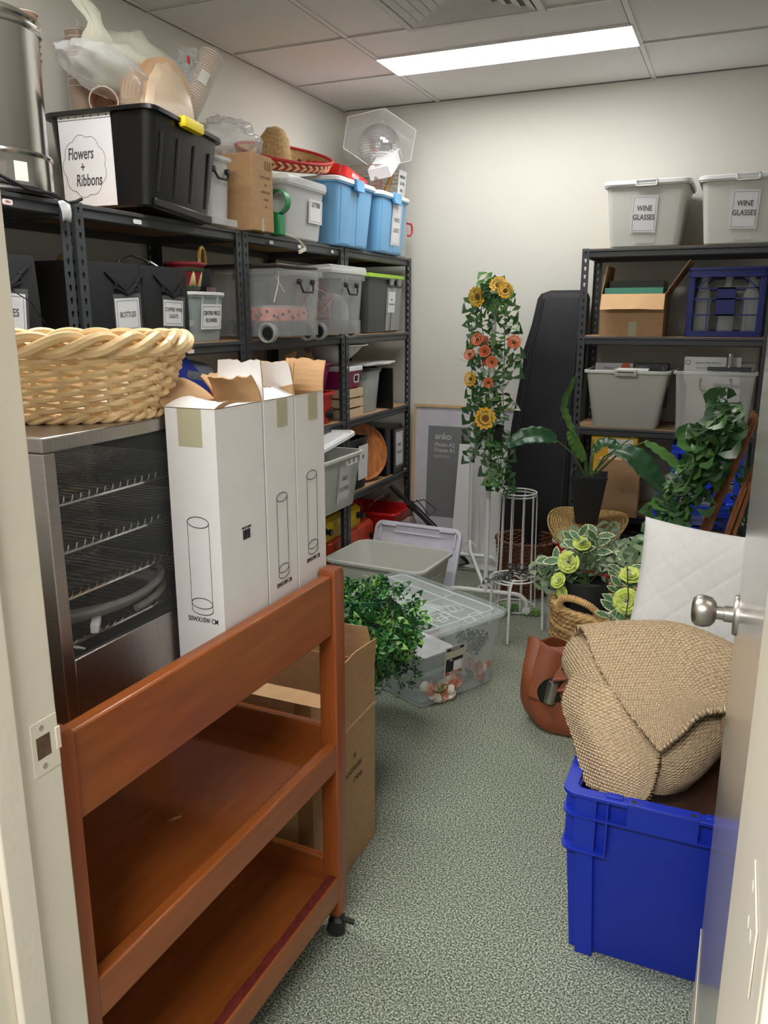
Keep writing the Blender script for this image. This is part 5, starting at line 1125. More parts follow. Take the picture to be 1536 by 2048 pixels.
# what is inside the clear tub
def inb(x, y, z): 
    a = radians(63); return (-1.175+x*cos(a)-y*sin(a), 2.995+x*sin(a)+y*cos(a), z)
for k, (x, y, z, s) in enumerate(((-.10, -.14, .0075, 1), (-.10, -.14, .075, 1), (-.10, -.14, .143, 1))):
    i_ = tub('small_clear_box', ('lowest', 'middle', 'topmost')[k]+' of the small clear boxes stacked inside the big clear tub', inb(x, y, z), 63, .19, .26, .066, M_frost, .92, lid=M_whitepl if k == 2 else None, lidh=.01, r=.02, rim=.005, group='small boxes in the big clear tub')
rs = random.Random(12); fl = MB()
cols = [mat('craft_orange', (214, 120, 60), .7, var=.2), mat('craft_cream', (226, 218, 196), .7, var=.1), mat('craft_green', (104, 124, 74), .7, var=.2), mat('craft_pink', (206, 140, 122), .7, var=.2)]
for i in range(150):
    x, y = rs.uniform(-.19, .19), rs.uniform(-.28, .26)
    if x < .0 and y < -.0 and y > -.27: y = rs.choice((-.285, .05))
    p = Vector((x, y, rs.uniform(.02, .085 if x < .02 else .13))); M4 = Matrix.Translation(p) @ Euler((rs.uniform(-2, 2), rs.uniform(-2, 2), 0)).to_matrix().to_4x4()
    r_ = rs.uniform(.015, .03); fl.lathe([(.0005, -.3*r_), (.6*r_, -.2*r_), (r_, .35*r_), (1.05*r_, .5*r_), (.5*r_, .1*r_), (.0005, 0)], 9, M=M4, m=rs.choice((0, 1, 1, 2, 3, 3)))
o = tag(fl.build('craft_flowers', cols, None, (-1.175, 2.995, .005), (0, 0, radians(63))), 'jumble of orange, cream and pink craft flowers inside the big clear tub', 'craft flowers', kind='stuff')
gsp = thing('eucalyptus_sprig', 'dark leafy sprig pressed against the front of the big clear tub', 'sprig', inb(.09, -.27, .24), 63)
b = MB(); rs = random.Random(2)
for i in range(46):
    t_ = rs.random(); p = Vector((-.09+.16*t_, rs.uniform(-.012, .02), -.02+.03*sin(t_*6)+rs.uniform(-.035, .035))); leaf(b, p, Vector((rs.uniform(-1, 1), -.2, rs.uniform(-1, .6))), (0, -1, .3), rs.uniform(.035, .055), OVAL, rs.choice((0, 1)), .15, .1)
b.build('leaves', M_euc, gsp); MB().tube([(-.09, 0, -.03), (0, 0, .0), (.08, 0, -.02)], .002, 5).build('stem', M_stem, gsp)
for k, (x, z, r_) in enumerate(((.10, .17, .045), (.07, .10, .03), (.13, .09, .035), (.02, .12, .022))):
    j = tag(MB().lathe([(.0005, -r_), (r_*.6, -r_*.8), (r_, -.1*r_), (r_*.85, .55*r_), (r_*.4, .95*r_), (.0005, r_)], 20).build('glass_bauble', M_gla, None, inb(x, -.235, z)), ('largest clear glass bauble in the big clear tub', 'clear glass bauble under the largest one in the big tub', 'clear glass bauble at the right corner of the big tub', 'smallest clear glass bauble beside the tub label')[k], 'bauble')
b = MB(); rs = random.Random(9)
for k in range(9):
    c = Vector((rs.uniform(.0, .19), rs.uniform(-.24, .1), 0)); r_ = rs.uniform(.02, .035); b.tube([c+Vector((r_*cos(a), r_*1.3*sin(a), .004*sin(3*a)+.002*k)) for a in [2*pi*i/18 for i in range(18)]], .0022, 5, closed=True)
tag(b.build('white_loops', M_whitepl, None, inb(0, 0, .275), (0, 0, radians(63))), 'tangle of white loops lying under the lid of the big clear tub', 'string')
b = MB(); b.grid(lambda u, v: (-.19+.38*u, -.05+.32*v, .008*sin(u*9+v*4)), 12, 12); tag(b.build('pale_sheet', mat('pale_green_sheet', (196, 210, 196), .7), None, inb(0, .02, .255), (0, 0, radians(63)), solid=.003), 'pale green sheet lying near the top inside the big clear tub', 'sheet')
# ---------------------------------------------------------------- garment rack with garland
gr = thing('garment_rack', 'white tubular garment rack on castors, seen end on', 'clothes rack', (-1.24, 4.15, 0), 0)
M_wtube = mat('white_tube', (226, 226, 224), .35, var=.01)
O = Vector((-1.24, 4.15, 0)); Lc = lambda *p: Vector(p)-O
N_, F_ = Vector((-1.10, 3.85, 0)), Vector((-1.375, 4.44, 0)); ax = (F_-N_).normalized()
up = lambda P, z: P+Vector((0, 0, z))-O
MB().tube([up(N_, .10), up(N_, 1.50), up(N_+ax*.012, 1.56), up(N_+ax*.05, 1.60), up(N_+ax*.10, 1.61), up(F_-ax*.10, 1.61), up(F_-ax*.05, 1.60), up(F_-ax*.012, 1.56), up(F_, 1.50), up(F_, .20)], .0125, 12).build('hanging_frame', M_wtube, gr)
cr = Vector((1, .08, 0)).normalized()
for P, z, w, nm in ((N_, .10, .215, 'foot_bar'), (F_, .125, .17, 'foot_bar')):
    MB().tube([up(P-cr*w, .045), up(P-cr*(w-.004), .075), up(P-cr*(w-.03), .098), up(P-cr*(w-.06), .105), up(P+cr*(w-.06), .105), up(P+cr*(w-.03), .098), up(P+cr*(w-.004), .075), up(P+cr*w, .045)], .012, 10).build(nm, M_wtube, gr)
    for s in (-1, 1):
        q_ = up(P+cr*w*s, 0); MB().lathe([(.0005, -.012), (.019, -.012), (.022, -.008), (.022, .008), (.019, .012), (.0005, .012)], 20, M=Matrix.Translation(q_+Vector((0, 0, .0225))) @ Matrix.Rotation(pi/2, 4, 'X')).lathe([(.008, .03), (.008, .05)], 10, c=q_).build('castor', M_whitepl, gr)
MB().tube([up(F_, .20), up(F_-ax*.04, .14), up(N_+ax*.03, .11), up(N_, .105)], .0105, 10).build('base_rail', M_wtube, gr)
for P_, z_ in ((N_, .16), (F_, .2)):
    for s in (-1, 1): MB().tube([up(P_, z_), up(P_+cr*.055*s, z_-.06)], .004, 6).build('brace', M_wtube, gr)
MB().tube([up(F_+cr*.05, .13), up(F_+cr*.045, 1.35)], .007, 8).build('inner_upright', M_wtube, gr)
ga = thing('ivy_garland', 'artificial ivy garland with orange and yellow flowers hung on the garment rack', 'garland', (-1.12, 3.86, 0), 0)
rs = random.Random(31); b = MB(); stm = MB(); G = Vector((-1.12, 3.86, 0))
paths = [[(-1.20, 3.90, 1.60), (-1.15, 3.86, 1.645), (-1.08, 3.83, 1.63), (-1.04, 3.84, 1.58), (-1.05, 3.86, 1.45), (-1.045, 3.86, 1.3), (-1.05, 3.86, 1.15), (-1.035, 3.86, 1.0), (-1.05, 3.84, .88), (-1.02, 3.80, .72), (-1.0, 3.80, .66)],
         [(-1.10, 3.84, 1.63), (-1.17, 3.86, 1.58), (-1.16, 3.85, 1.45), (-1.14, 3.85, 1.35), (-1.15, 3.85, 1.2), (-1.18, 3.86, 1.05), (-1.17, 3.86, .92), (-1.19, 3.86, .80)],
         [(-1.15, 3.89, 1.40), (-1.13, 3.89, 1.25), (-1.14, 3.89, 1.1), (-1.12, 3.87, .95), (-1.06, 3.84, .82), (-1.02, 3.82, .72)]]
for pa in paths:
    pa = [Vector(p) for p in pa]; stm.tube([p-G for p in pa], .0022, 5)
    for i in range(len(pa)-1):
        a_, c_ = pa[i], pa[i+1]; nl = max(3, int((c_-a_).length/.026))
        for k in range(nl):
            p = a_.lerp(c_, k/nl)-G; th = rs.uniform(0, 2*pi); d = Vector((cos(th), -.5+.5*sin(th), rs.uniform(-.9, .35))); st_ = p+d.normalized()*rs.uniform(.01, .035)
            stm.tube([p, st_], .0011, 4); leaf(b, st_, d+Vector((0, 0, -.3)), Vector((0, -1, .5))+rnd(rs, .5), rs.uniform(.065, .10), IVY, rs.choice((0, 0, 1)), .15, .3)
for i in range(26):
    p = Vector((-1.12+rs.uniform(-.085, .085), 3.84+rs.uniform(-.04, .05), 1.60+rs.uniform(-.07, .05)))-G; leaf(b, p, rnd(rs)+Vector((0, 0, .1)), Vector((0, -1, .6)), rs.uniform(.06, .085), IVY, rs.choice((0, 1, 1)), .15, .3)
b.build('ivy_leaves', M_ivy, ga); stm.build('vine_stem', M_stem, ga)
M_sun = [mat('sunflower_yellow', (244, 184, 40), .6, var=.12), mat('flower_orange', (236, 112, 60), .6, var=.15), mat('flower_centre', (120, 72, 26), .8)]
def daisy(parent, p, n, r, mi, np_=13, name='flower'):
    b = MB(); n = Vector(n).normalized(); u = n.orthogonal().normalized(); w = n.cross(u)
    for i in range(np_):
        a = 2*pi*i/np_; d = u*cos(a)+w*sin(a); leaf(b, Vector(p)+d*r*.08, d+n*.3, n, r*.82, PETAL, 0, .15, .12)
    b.lathe([(.0005, .006), (r*.2, .004), (r*.26, -.001), (.0005, -.003)], 12, m=1, M=Matrix.Translation(Vector(p)) @ Vector((0, 0, 1)).rotation_difference(n).to_matrix().to_4x4())
    return b.build(name, [M_sun[mi], M_sun[2]], parent)
for p, n, r, mi in (((-1.175, 3.815, 1.585), (-.3, -1, -.1), .055, 0), ((-1.07, 3.80, 1.635), (.1, -1, .5), .048, 0), ((-1.035, 3.79, 1.61), (.5, -1, .3), .045, 0), ((-.985, 3.80, 1.375), (.2, -1, .3), .038, 1), ((-1.205, 3.81, 1.315), (-.2, -1, .4), .034, 1), ((-1.165, 3.80, 1.385), (0, -1, .3), .036, 1), ((-1.20, 3.82, 1.195), (-.3, -1, .1), .042, 0), ((-1.105, 3.775, 1.012), (.05, -1, .12), .062, 0), ((-1.09, 3.80, 1.28), (.1, -1, .2), .034, 1), ((-1.13, 3.81, 1.33), (.2, -1, .2), .034, 1), ((-1.11, 3.82, 1.18), (0, -1, .1), .03, 1)):
    daisy(ga, Vector(p)-G, n, r, mi)
b = MB(); rs = random.Random(6)
for c in ((-1.20, 3.83, 1.27), (-1.0, 3.82, 1.27), (-.99, 3.82, 1.35)):
    for k in range(14): o_ = Vector(c)-G; d = Vector((rs.uniform(-.6, .9) if c[0] > -1.1 else rs.uniform(-.9, .4), -.2, rs.uniform(.2, 1))).normalized(); b.tube([o_, o_+d*rs.uniform(.04, .085)], .0008, 4)
b.build('wispy_grass', mat('wispy_green', (132, 140, 84), .7), ga)
bg = MB(); bg.grid(lambda u, v: (.03*u-.015+.004*sin(v*7), -.01+.006*sin(u*5), -.14*v), 6, 10); bg.build('rust_ribbon', mat('rust_ribbon', (190, 110, 84), .7, var=.2), ga, Vector((-1.135, 3.845, 1.40))-G, solid=.001)
bg2 = MB().cbox((0, 0, 0), (.04, .012, .075)); bg2.build('dark_leaf_tag', M_blackm, ga, Vector((-1.045, 3.80, .945))-G, (0, .2, 0), bevel=.003)
# ---------------------------------------------------------------- plant stand, spiral stool, brown basket
ps = thing('wire_plant_stand', 'tall white wire cylinder plant stand', 'plant stand', (-.970, 3.955, 0), 0)
for z in (.622, .607): MB().tube([(.089*cos(2*pi*i/40), .089*sin(2*pi*i/40), z) for i in range(40)], .0042, 8, closed=True).build('top_ring', M_wtube, ps)
MB().tube([(.106*cos(2*pi*i/40), .106*sin(2*pi*i/40), .006) for i in range(40)], .0045, 8, closed=True).build('base_ring', M_wtube, ps)
for i in range(10):
    a = 2*pi*i/10+.2; MB().tube([(.105*cos(a), .105*sin(a), .008), (.096*cos(a), .096*sin(a), .3), (.092*cos(a), .092*sin(a), .60), (.090*cos(a), .090*sin(a), .615)], .0034, 6).build('wire_rod', M_wtube, ps)
sp = thing('spiral_stool', 'low white wire stool with a spiral top and three legs', 'plant stand', (-.885, 3.60, 0), 0)
P = []
for i in range(150):
    a = 2*pi*i/150*2.7; r_ = .015+.11*(i/149)**.85; P.append((r_*cos(a+.5), r_*sin(a+.5), .283))
MB().tube(P, .0042, 7).build('spiral_top', M_wtube, sp)
for a in (radians(35), radians(155), radians(275)):
    c, s = cos(a), sin(a); MB().tube([(.02*c, .02*s, .279), (.10*c, .10*s, .279), (.125*c, .125*s, .272), (.138*c, .138*s, .25), (.142*c, .142*s, .22), (.150*c, .150*s, .004)], .0058, 8).build('leg', M_wtube, sp)
es = thing('eucalyptus_strand', 'dark eucalyptus strand lying over the spiral stool', 'garland', (-.885, 3.60, .29), 0)
b = MB(); rs = random.Random(3)
pts = [Vector((-.10, -.10, .0)), Vector((-.02, -.02, .03)), Vector((.05, .03, .025)), Vector((.12, .0, .02)), Vector((.22, -.10, .02))]
MB().tube(pts, .0022, 5).build('stem', M_bstem, es)
for i in range(30):
    t_ = rs.random()*3.99; k = int(t_); p = pts[k].lerp(pts[k+1], t_-k); leaf(b, p, Vector((rs.uniform(-1, 1), rs.uniform(-1, .4), rs.uniform(-.4, .5))), (0, -.4, 1), rs.uniform(.035, .055), ROUND, rs.choice((0, 1, 1)), .1, .15)
b.build('leaves', [mat('dusk_leaf', (62, 78, 66), .5, var=.2), mat('dusk_leaf_dark', (44, 48, 50), .5, var=.2)], es)
gs = thing('green_ivy_sprig', 'bright green ivy sprig lying on the carpet under the spiral stool', 'garland', (-.95, 3.87, .004), 0); b = MB(); rs = random.Random(14)
for i in range(22): leaf(b, (rs.uniform(-.12, .14), rs.uniform(-.05, .06), .004), (rs.uniform(-1, 1), rs.uniform(-1, 1), .35), (0, -.3, 1), rs.uniform(.035, .05), IVY, rs.choice((0, 1)), .15, .25)
b.build('leaves', [mat('bright_ivy', (92, 138, 40), .5, var=.2), mat('bright_ivy_dark', (58, 104, 36), .5, var=.2)], gs); MB().tube([(-.13, 0, .003), (0, .02, .006), (.14, -.01, .003)], .0015, 5).build('stem', M_stem, gs)
M_bwick = mat('brown_wicker', (108, 66, 40), .5, var=.35, vscale=50)
bb_ = thing('brown_wicker_basket', 'dark brown round wicker basket behind the wire plant stand', 'basket', (-.985, 4.222, 0), 0)
b = MB(); weave(b, .128, .128, .160, .160, .01, .30, 27, 40, .0052, .0042, n=240); b.build('woven_wall', M_bwick, bb_)
b = MB()
for i in range(40): a = 2*pi*(i+.5)/40; b.tube([((.128+.032*t)*cos(a), (.128+.032*t)*sin(a), .01+.29*t) for t in (0, .5, 1)], .0032, 5)
b.build('stakes', M_bwick, bb_)
b = MB()
for s in range(2): b.tube([((.162+.005*cos(a*30+s*pi))*cos(a), (.162+.005*cos(a*30+s*pi))*sin(a), .308+.005*sin(a*30+s*pi)) for a in [2*pi*i/240 for i in range(240)]], .0055, 6, closed=True)
b.build('rim', M_bwick, bb_); MB().lathe([(.0005, .006), (.126, .006), (.126, .012), (.0005, .012)], 32).build('base', M_bwick, bb_)
# ---------------------------------------------------------------- gold pedestal bowl with potted plant
rdb = tub('red_tub', 'red tub under the gold perforated dish', (-.60, 3.84, .001), 5, .30, .26, .453, mat('red_tub_plastic', (206, 44, 36), .4), .9, lid=M_greytub, lidh=.02)
gd = thing('perforated_dish', 'wavy gold perforated metal dish under the plant pot', 'dish', (-.60, 3.83, .473), 0)
M_gold = mat('brushed_gold', (206, 172, 112), .34, 1, var=.06, vscale=30)
def dish(r, a): 
    z = (r/.19)**2.0*(-.012+.062*sin(a)+.028*cos(2*a))
    return Vector((r*cos(a)*1.0, r*sin(a)*1.0, z+.062))
b = MB(); NR, NA = 13, 96
for j in range(NR):
    r0, r1 = .045+.0112*j, .045+.0112*(j+1)
    for i in range(NA):
        a0, a1 = 2*pi*i/NA, 2*pi*(i+1)/NA; c4 = [(r0, a0), (r1, a0), (r1, a1), (r0, a1)]
        if j < 3 or j >= NR-1: b.add([dish(*q) for q in c4], [(0, 1, 2, 3)]); continue
        rm, am = (r0+r1)/2, (a0+a1)/2; inn = [(rm+(r-rm)*.55, am+(a-am)*.55) for r, a in c4]
        b.add([dish(*q) for q in c4]+[dish(*q) for q in inn], [(k, (k+1) % 4, 4+(k+1) % 4, 4+k) for k in range(4)])
b.lathe([(.0005, .062), (.046, .0615)], 48); b.build('perforated_sheet', M_gold, gd, solid=.0012)
MB().lathe([(.075, .0), (.078, .002), (.05, .03), (.042, .061), (.0005, .0612)], 36).build('foot', M_gold, gd)
pp = thing('potted_plant', 'large leaved artificial plant in a square tapered black pot on the gold dish', 'potted plant', (-.605, 3.83, .536), 0)
MB().loft([rr(.048, .048, .006, 0), rr(.052, .052, .006, .004), rr(.083, .083, .008, .218), rr(.086, .086, .008, .222), rr(.086, .086, .008, .232), rr(.079, .079, .007, .232), rr(.074, .074, .006, .20)]).build('pot', mat('matte_charcoal_pot', (44, 46, 50), .55), pp, rot=(0, 0, radians(8)))
MB().loft([rr(.075, .075, .006, .195), rr(.06, .06, .006, .207)]).build('soil', mat('dark_soil', (34, 28, 24), .95, var=.4, vscale=80, bump=.6), pp, rot=(0, 0, radians(8)))
M_big = [mat('big_leaf', (36, 78, 44), .35, var=.25, vscale=14), mat('big_leaf_light', (84, 126, 60), .4, var=.2, vscale=14)]
O = Vector((-.605, 3.83, .536))
def bigleaf(pts, width, nrm, mi, stem_from):
    """long leaf along a 3D spine; pts world"""
    pts = [Vector(p)-O for p in pts]; b = MB(); n = Vector(nrm).normalized(); K = 14
    def spine(t):
        f = t*(len(pts)-1); k = min(int(f), len(pts)-2); u = f-k
        p0, p1, p2, p3 = pts[max(k-1, 0)], pts[k], pts[k+1], pts[min(k+2, len(pts)-1)]
        return .5*((2*p1)+(p2-p0)*u+(2*p0-5*p1+4*p2-p3)*u*u+(3*p1-p0-3*p2+p3)*u**3)
    def fn(u, v):
        p = spine(v); d = (spine(min(1, v+.02))-spine(max(0, v-.02))).normalized(); s = d.cross(n).normalized(); nn = s.cross(d)
        w = width*(sin(pi*min(1, v*.96+.04))**.6)*(1 if v < .96 else .6); x = (u-.5)*2
        return p+s*x*w+nn*(.25*abs(x)*w+.004*sin(v*40)*abs(x))
    b.grid(fn, 8, 24); b.build('leaf', M_big[mi], pp, solid=.001)
    sf = Vector(stem_from)-O; mid = sf.lerp(pts[0], .5)+Vector((0, 0, .03)); MB().tube([sf, mid, pts[0]], [.006, .0045, .003], 6).build('stalk', M_stem, pp)
z0 = .755
bigleaf([(-.745, 3.72, .935), (-.80, 3.68, .955), (-.88, 3.64, .95), (-.955, 3.62, .905)], .048, (.1, -.75, .7), 0, (-.62, 3.82, z0))
bigleaf([(-.672, 3.82, .93), (-.715, 3.80, 1.02), (-.735, 3.79, 1.10), (-.68, 3.78, 1.24)], .022, (.8, -.6, .2), 1, (-.615, 3.83, z0))
bigleaf([(-.625, 3.80, .83), (-.67, 3.78, .92), (-.70, 3.77, .98)], .030, (-.3, -.9, .2), 1, (-.61, 3.82, z0))
bigleaf([(-.485, 3.76, .90), (-.40, 3.73, .88), (-.32, 3.70, .81), (-.25, 3.68, .735)], .058, (.35, -.7, .7), 0, (-.59, 3.82, z0))
bigleaf([(-.37, 3.86, .93), (-.30, 3.85, .89), (-.22, 3.84, .83), (-.155, 3.83, .76)], .034, (.5, -.5, .7), 1, (-.585, 3.84, z0))
bigleaf([(-.60, 3.90, .86), (-.55, 3.90, .905), (-.48, 3.89, .88)], .045, (0, -.4, 1), 0, (-.60, 3.85, z0))
b = MB()
for k, (x, y, z) in enumerate(((-.645, 3.84, .90), (-.60, 3.86, .93), (-.47, 3.83, .89), (-.42, 3.86, .95))): b.tube([Vector((-.605, 3.83, z0))-O, Vector(((x-.605)/2, (y+3.83)/2, z-.06))-O if False else (Vector((-.605, 3.83, z0))-O).lerp(Vector((x, y, z))-O, .6)+Vector((0, 0, .02)), Vector((x, y, z))-O], [.005, .004, .002], 6)
b.build('bare_stems', M_stem, pp)
# ---------------------------------------------------------------- ivy trellis roll
tv = thing('ivy_trellis', 'rolled willow trellis covered in artificial ivy leaves beside the door', 'trellis', (-.02, 3.50, 0), 0)
M_cane = mat('willow_cane', (146, 92, 58), .6, var=.35, vscale=30, stretch=(3, 3, .6)); O2 = Vector((-.02, 3.50, 0)); rs = random.Random(17)
def bundle(a_, c_, n, sp_):
    for i in range(n):
        o_ = Vector((rs.uniform(-sp_, sp_), rs.uniform(-sp_, sp_), 0)); t0, t1 = rs.uniform(0, .1), rs.uniform(.85, 1); A_, C_ = Vector(a_)+o_-O2, Vector(c_)+o_-O2
        m_ = A_.lerp(C_, .5)+Vector((rs.uniform(-.01, .01), 0, 0)); MB().tube([A_.lerp(C_, t0), m_, A_.lerp(C_, t1)], rs.uniform(.005, .008), 7).build('cane', M_cane, tv)
bundle((-.245, 3.50, .02), (.082, 3.50, 1.13), 7, .012); bundle((-.10, 3.45, .02), (.10, 3.47, .95), 8, .016)
b = MB()
for i in range(250):
    t_ = rs.random()**.9; ax_ = Vector((-.27, 3.50, .10)).lerp(Vector((.035, 3.50, 1.15)), t_); w = .20*(1-.55*t_)
    p = ax_+Vector((-rs.uniform(.16, 1.05)*w, rs.uniform(-.10, .06), rs.uniform(-.05, .05)))-O2
    leaf(b, p, Vector((rs.uniform(-1, .5), -.6+rs.uniform(-.4, .3), rs.uniform(-.9, .3))), Vector((-.3, -.8, .6))+rnd(rs, .6), rs.uniform(.075, .12), rs.choice((IVY, ROUND, ROUND)), rs.choice((0, 0, 1)), .18, .3)
for i in range(40):
    t_ = rs.random(); p = Vector((-.02, 3.58, .2)).lerp(Vector((.14, 3.58, .95)), t_)+Vector((rs.uniform(-.06, .06), rs.uniform(-.02, .04), 0))-O2; leaf(b, p, rnd(rs)+Vector((0, 0, -.3)), Vector((-.2, -1, .3)), rs.uniform(.05, .08), IVY, 0, .15, .25)
b.build('ivy_leaves', M_ivy, tv)
# ---------------------------------------------------------------- blue crate with the jute rug
M_bcr = mat('cobalt_plastic', (18, 46, 170), .4, var=.04, vscale=8)
W, D, H = .44, .60, .445
kr = thing('stacking_crate', 'large cobalt blue stacking crate in the right foreground under the jute rug', 'crate', (-.060, 1.960, .001), 0)
w, d = W/2, D/2
MB().loft([rr(w-.048, d-.048, .02, 0), rr(w-.042, d-.042, .03, .012), rr(w-.022, d-.022, .03, H-.01), rr(w-.026, d-.026, .03, H-.01), rr(w-.044, d-.044, .03, .016), rr(w-.06, d-.06, .02, .014)]).build('body', M_bcr, kr)
def ring(x, y, r, z0, z1, t_): return MB().loft([rr(x, y, r, z0), rr(x, y, r, z1), rr(x-t_, y-t_, r-t_*.5, z1), rr(x-t_, y-t_, r-t_*.5, z0), rr(x, y, r, z0)], False, False)
b = ring(w, d, .03, H-.008, H, .030); b.build('top_rim', M_bcr, kr, bevel=.001)
ring(w-.001, d-.001, .03, H-.060, H-.055, .030).build('lower_flange', M_bcr, kr)
for side in range(4):
    M4 = Matrix.Rotation(side*pi/2, 4, 'Z'); ww = w if side % 2 == 0 else d; dd = d if side % 2 == 0 else w
    for s in (-1, 1):
        b = MB(); x0, x1 = sorted((s*(ww-.030), s*(ww-.105)))
        b.box((x0, -dd+.001, H-.150), (x1, -dd+.034, H-.145), 0, M4)
        if s > 0:
            arc = [M4 @ Vector((ww-.03+.029*cos(t_), -dd+.03-.029*sin(t_), 0)) for t_ in [pi/2*i/6 for i in range(7)]]+[M4 @ Vector((ww-.032, -dd+.032, 0))]
            b.loft([[p+Vector((0, 0, H-.150)) for p in arc], [p+Vector((0, 0, H-.145)) for p in arc]])
        xr = s*(ww-.105); b.box((min(xr, xr+s*.004), -dd+.002, H-.150), (max(xr, xr+s*.004), -dd+.034, H-.008), 0, M4)
        x0, x1 = sorted((s*(ww-.03), s*(ww-.078))); b.box((x0, -dd+.0075, H-.147), (x1, -dd+.034, H-.008), 0, M4)
        b.build('corner_bracket', M_bcr, kr, smooth=False)
        x0, x1 = sorted((s*(ww-.048), s*(ww-.088))); b = MB(); b.loft([[M4 @ Vector(p) for p in ((x0, -dd+.030, .0), (x1, -dd+.030, 0), (x1, -dd+.060, 0), (x0, -dd+.060, 0))], [M4 @ Vector(p) for p in ((x0+s*.012, -dd+.011, H-.145), (x1+s*.012, -dd+.011, H-.145), (x1+s*.012, -dd+.04, H-.145), (x0+s*.012, -dd+.04, H-.145))]]); b.build('corner_rib', M_bcr, kr, bevel=.002)
    b = MB(); b.box((-.075, -dd+.0015, H-.058), (.075, -dd+.022, H+.0005), 0, M4); b.box((-.075, -dd-.0005, H-.0005), (.075, -dd+.03, H+.003), 0, M4); b.build('handle_tab', M_bcr, kr, bevel=.001)
    b = MB()
    for s in (-1, 1): b.lathe([(.0065, 0), (.0005, .0004)], 14, M=M4 @ Matrix.Translation((s*.062, -dd+.012, H+.0031)))
    b.build('rivet_hole', M_ink, kr, smooth=False)
    for s in (-1, 1): MB().box((s*.105-.018, -dd+.012, H-.001), (s*.105+.018, -dd+.030, H+.004), 0, M4).build('stacking_lug', M_bcr, kr, bevel=.001)
# round dark wooden tray and dark things inside the crate
wt = thing('wooden_bowl', 'dark brown wooden bowl lying in the cobalt blue crate under the rug', 'bowl', (.035, 1.88, .372), 0, rot=(radians(14), radians(-4), 0))
MB().lathe([(.06, 0), (.065, .002), (.12, .018), (.150, .042), (.152, .045), (.145, .044), (.115, .026), (.0005, .016)], 44).build('bowl', mat('dark_walnut', (74, 44, 32), .4, var=.3, vscale=10, stretch=(3, 1, 1), coat=.2), wt)
MB().lathe([(.1535, .040), (.1545, .044), (.150, .047), (.147, .044), (.1535, .040)], 44).build('pale_edge', mat('worn_walnut_edge', (158, 92, 56), .45), wt)
tag(blob('dark_cloth', 'dark brown cloth heaped in the cobalt blue crate', 'cloth', (-.03, 2.0, .20), (.135, .20, .165), mat('dark_brown_cloth', (52, 38, 34), .85, var=.3, vscale=20), 15, .12, 4))
# jute rug
def jute():
    m = bpy.data.materials.new('jute'); m.use_nodes = True; nt = m.node_tree; b = nt.nodes['Principled BSDF']; N = nt.nodes.new
    tc = N('ShaderNodeTexCoord'); mp = N('ShaderNodeMapping'); mp.inputs['Scale'].default_value = (1, 1, 1); nt.links.new(tc.outputs['UV'], mp.inputs[0])
    w1 = N('ShaderNodeTexWave'); w1.bands_direction = 'Y'; w1.inputs['Scale'].default_value = 17; w1.inputs['Distortion'].default_value = 1.2; w1.inputs['Detail'].default_value = 2; w1.inputs['Detail Scale'].default_value = 3
    w2 = N('ShaderNodeTexWave'); w2.bands_direction = 'DIAGONAL'; w2.inputs['Scale'].default_value = 24; w2.inputs['Distortion'].default_value = 2.5; w2.inputs['Detail'].default_value = 2
    nz = N('ShaderNodeTexNoise'); nz.inputs['Scale'].default_value = 45; nz.inputs['Detail'].default_value = 4
    for q_ in (w1, w2, nz): nt.links.new(mp.outputs[0], q_.inputs[0])
    mu = N('ShaderNodeMath'); mu.operation = 'MULTIPLY'; nt.links.new(w1.outputs['Fac'], mu.inputs[0]); nt.links.new(w2.outputs['Fac'], mu.inputs[1])
    ad = N('ShaderNodeMath'); ad.operation = 'MULTIPLY_ADD'; ad.inputs[1].default_value = .5; nt.links.new(nz.outputs[0], ad.inputs[0]); nt.links.new(mu.outputs[0], ad.inputs[2])
    rp = N('ShaderNodeValToRGB'); e = rp.color_ramp.elements; e[0].position = .18; e[0].color = (*lin((142, 114, 84)), 1); e[1].position = .95; e[1].color = (*lin((238, 218, 184)), 1)
    k = rp.color_ramp.elements.new(.45); k.color = (*lin((206, 180, 144)), 1)
    nt.links.new(ad.outputs[0], rp.inputs[0]); nt.links.new(rp.outputs[0], b.inputs['Base Color']); b.inputs['Roughness'].default_value = .9; b.inputs['Specular IOR Level'].default_value = .15
    bp = N('ShaderNodeBump'); bp.inputs['Strength'].default_value = .9; bp.inputs['Distance'].default_value = .006; nt.links.new(ad.outputs[0], bp.inputs['Height']); nt.links.new(bp.outputs[0], b.inputs['Normal'])
    return m
M_jute = jute()
rg = thing('jute_rug', 'woven beige jute rug folded and draped over the cobalt blue crate', 'rug', (-.1, 1.95, .45), 0)
OR = Vector((-.1, 1.95, .45))
def cr(p0, p1, p2, p3, u): return .5*((2*p1)+(p2-p0)*u+(2*p0-5*p1+4*p2-p3)*u*u+(3*p1-p0-3*p2+p3)*u**3)
def patch(cp):
    R = len(cp)-1; C_ = len(cp[0])-1; cp = [[Vector(p)-OR for p in r] for r in cp]
    def at1(row, t):
        f = min(t, .99999)*C_; k = int(f); g = lambda i: row[i] if 0 <= i <= C_ else (2*row[0]-row[1] if i < 0 else 2*row[C_]-row[C_-1]); return cr(g(k-1), g(k), g(k+1), g(k+2), f-k)
    def fn(u, v):
        f = min(v, .99999)*R; k = int(f); g = lambda i: at1(cp[i], u) if 0 <= i <= R else (2*at1(cp[0], u)-at1(cp[1], u) if i < 0 else 2*at1(cp[R], u)-at1(cp[R-1], u)); return cr(g(k-1), g(k), g(k+1), g(k+2), f-k)
    return fn
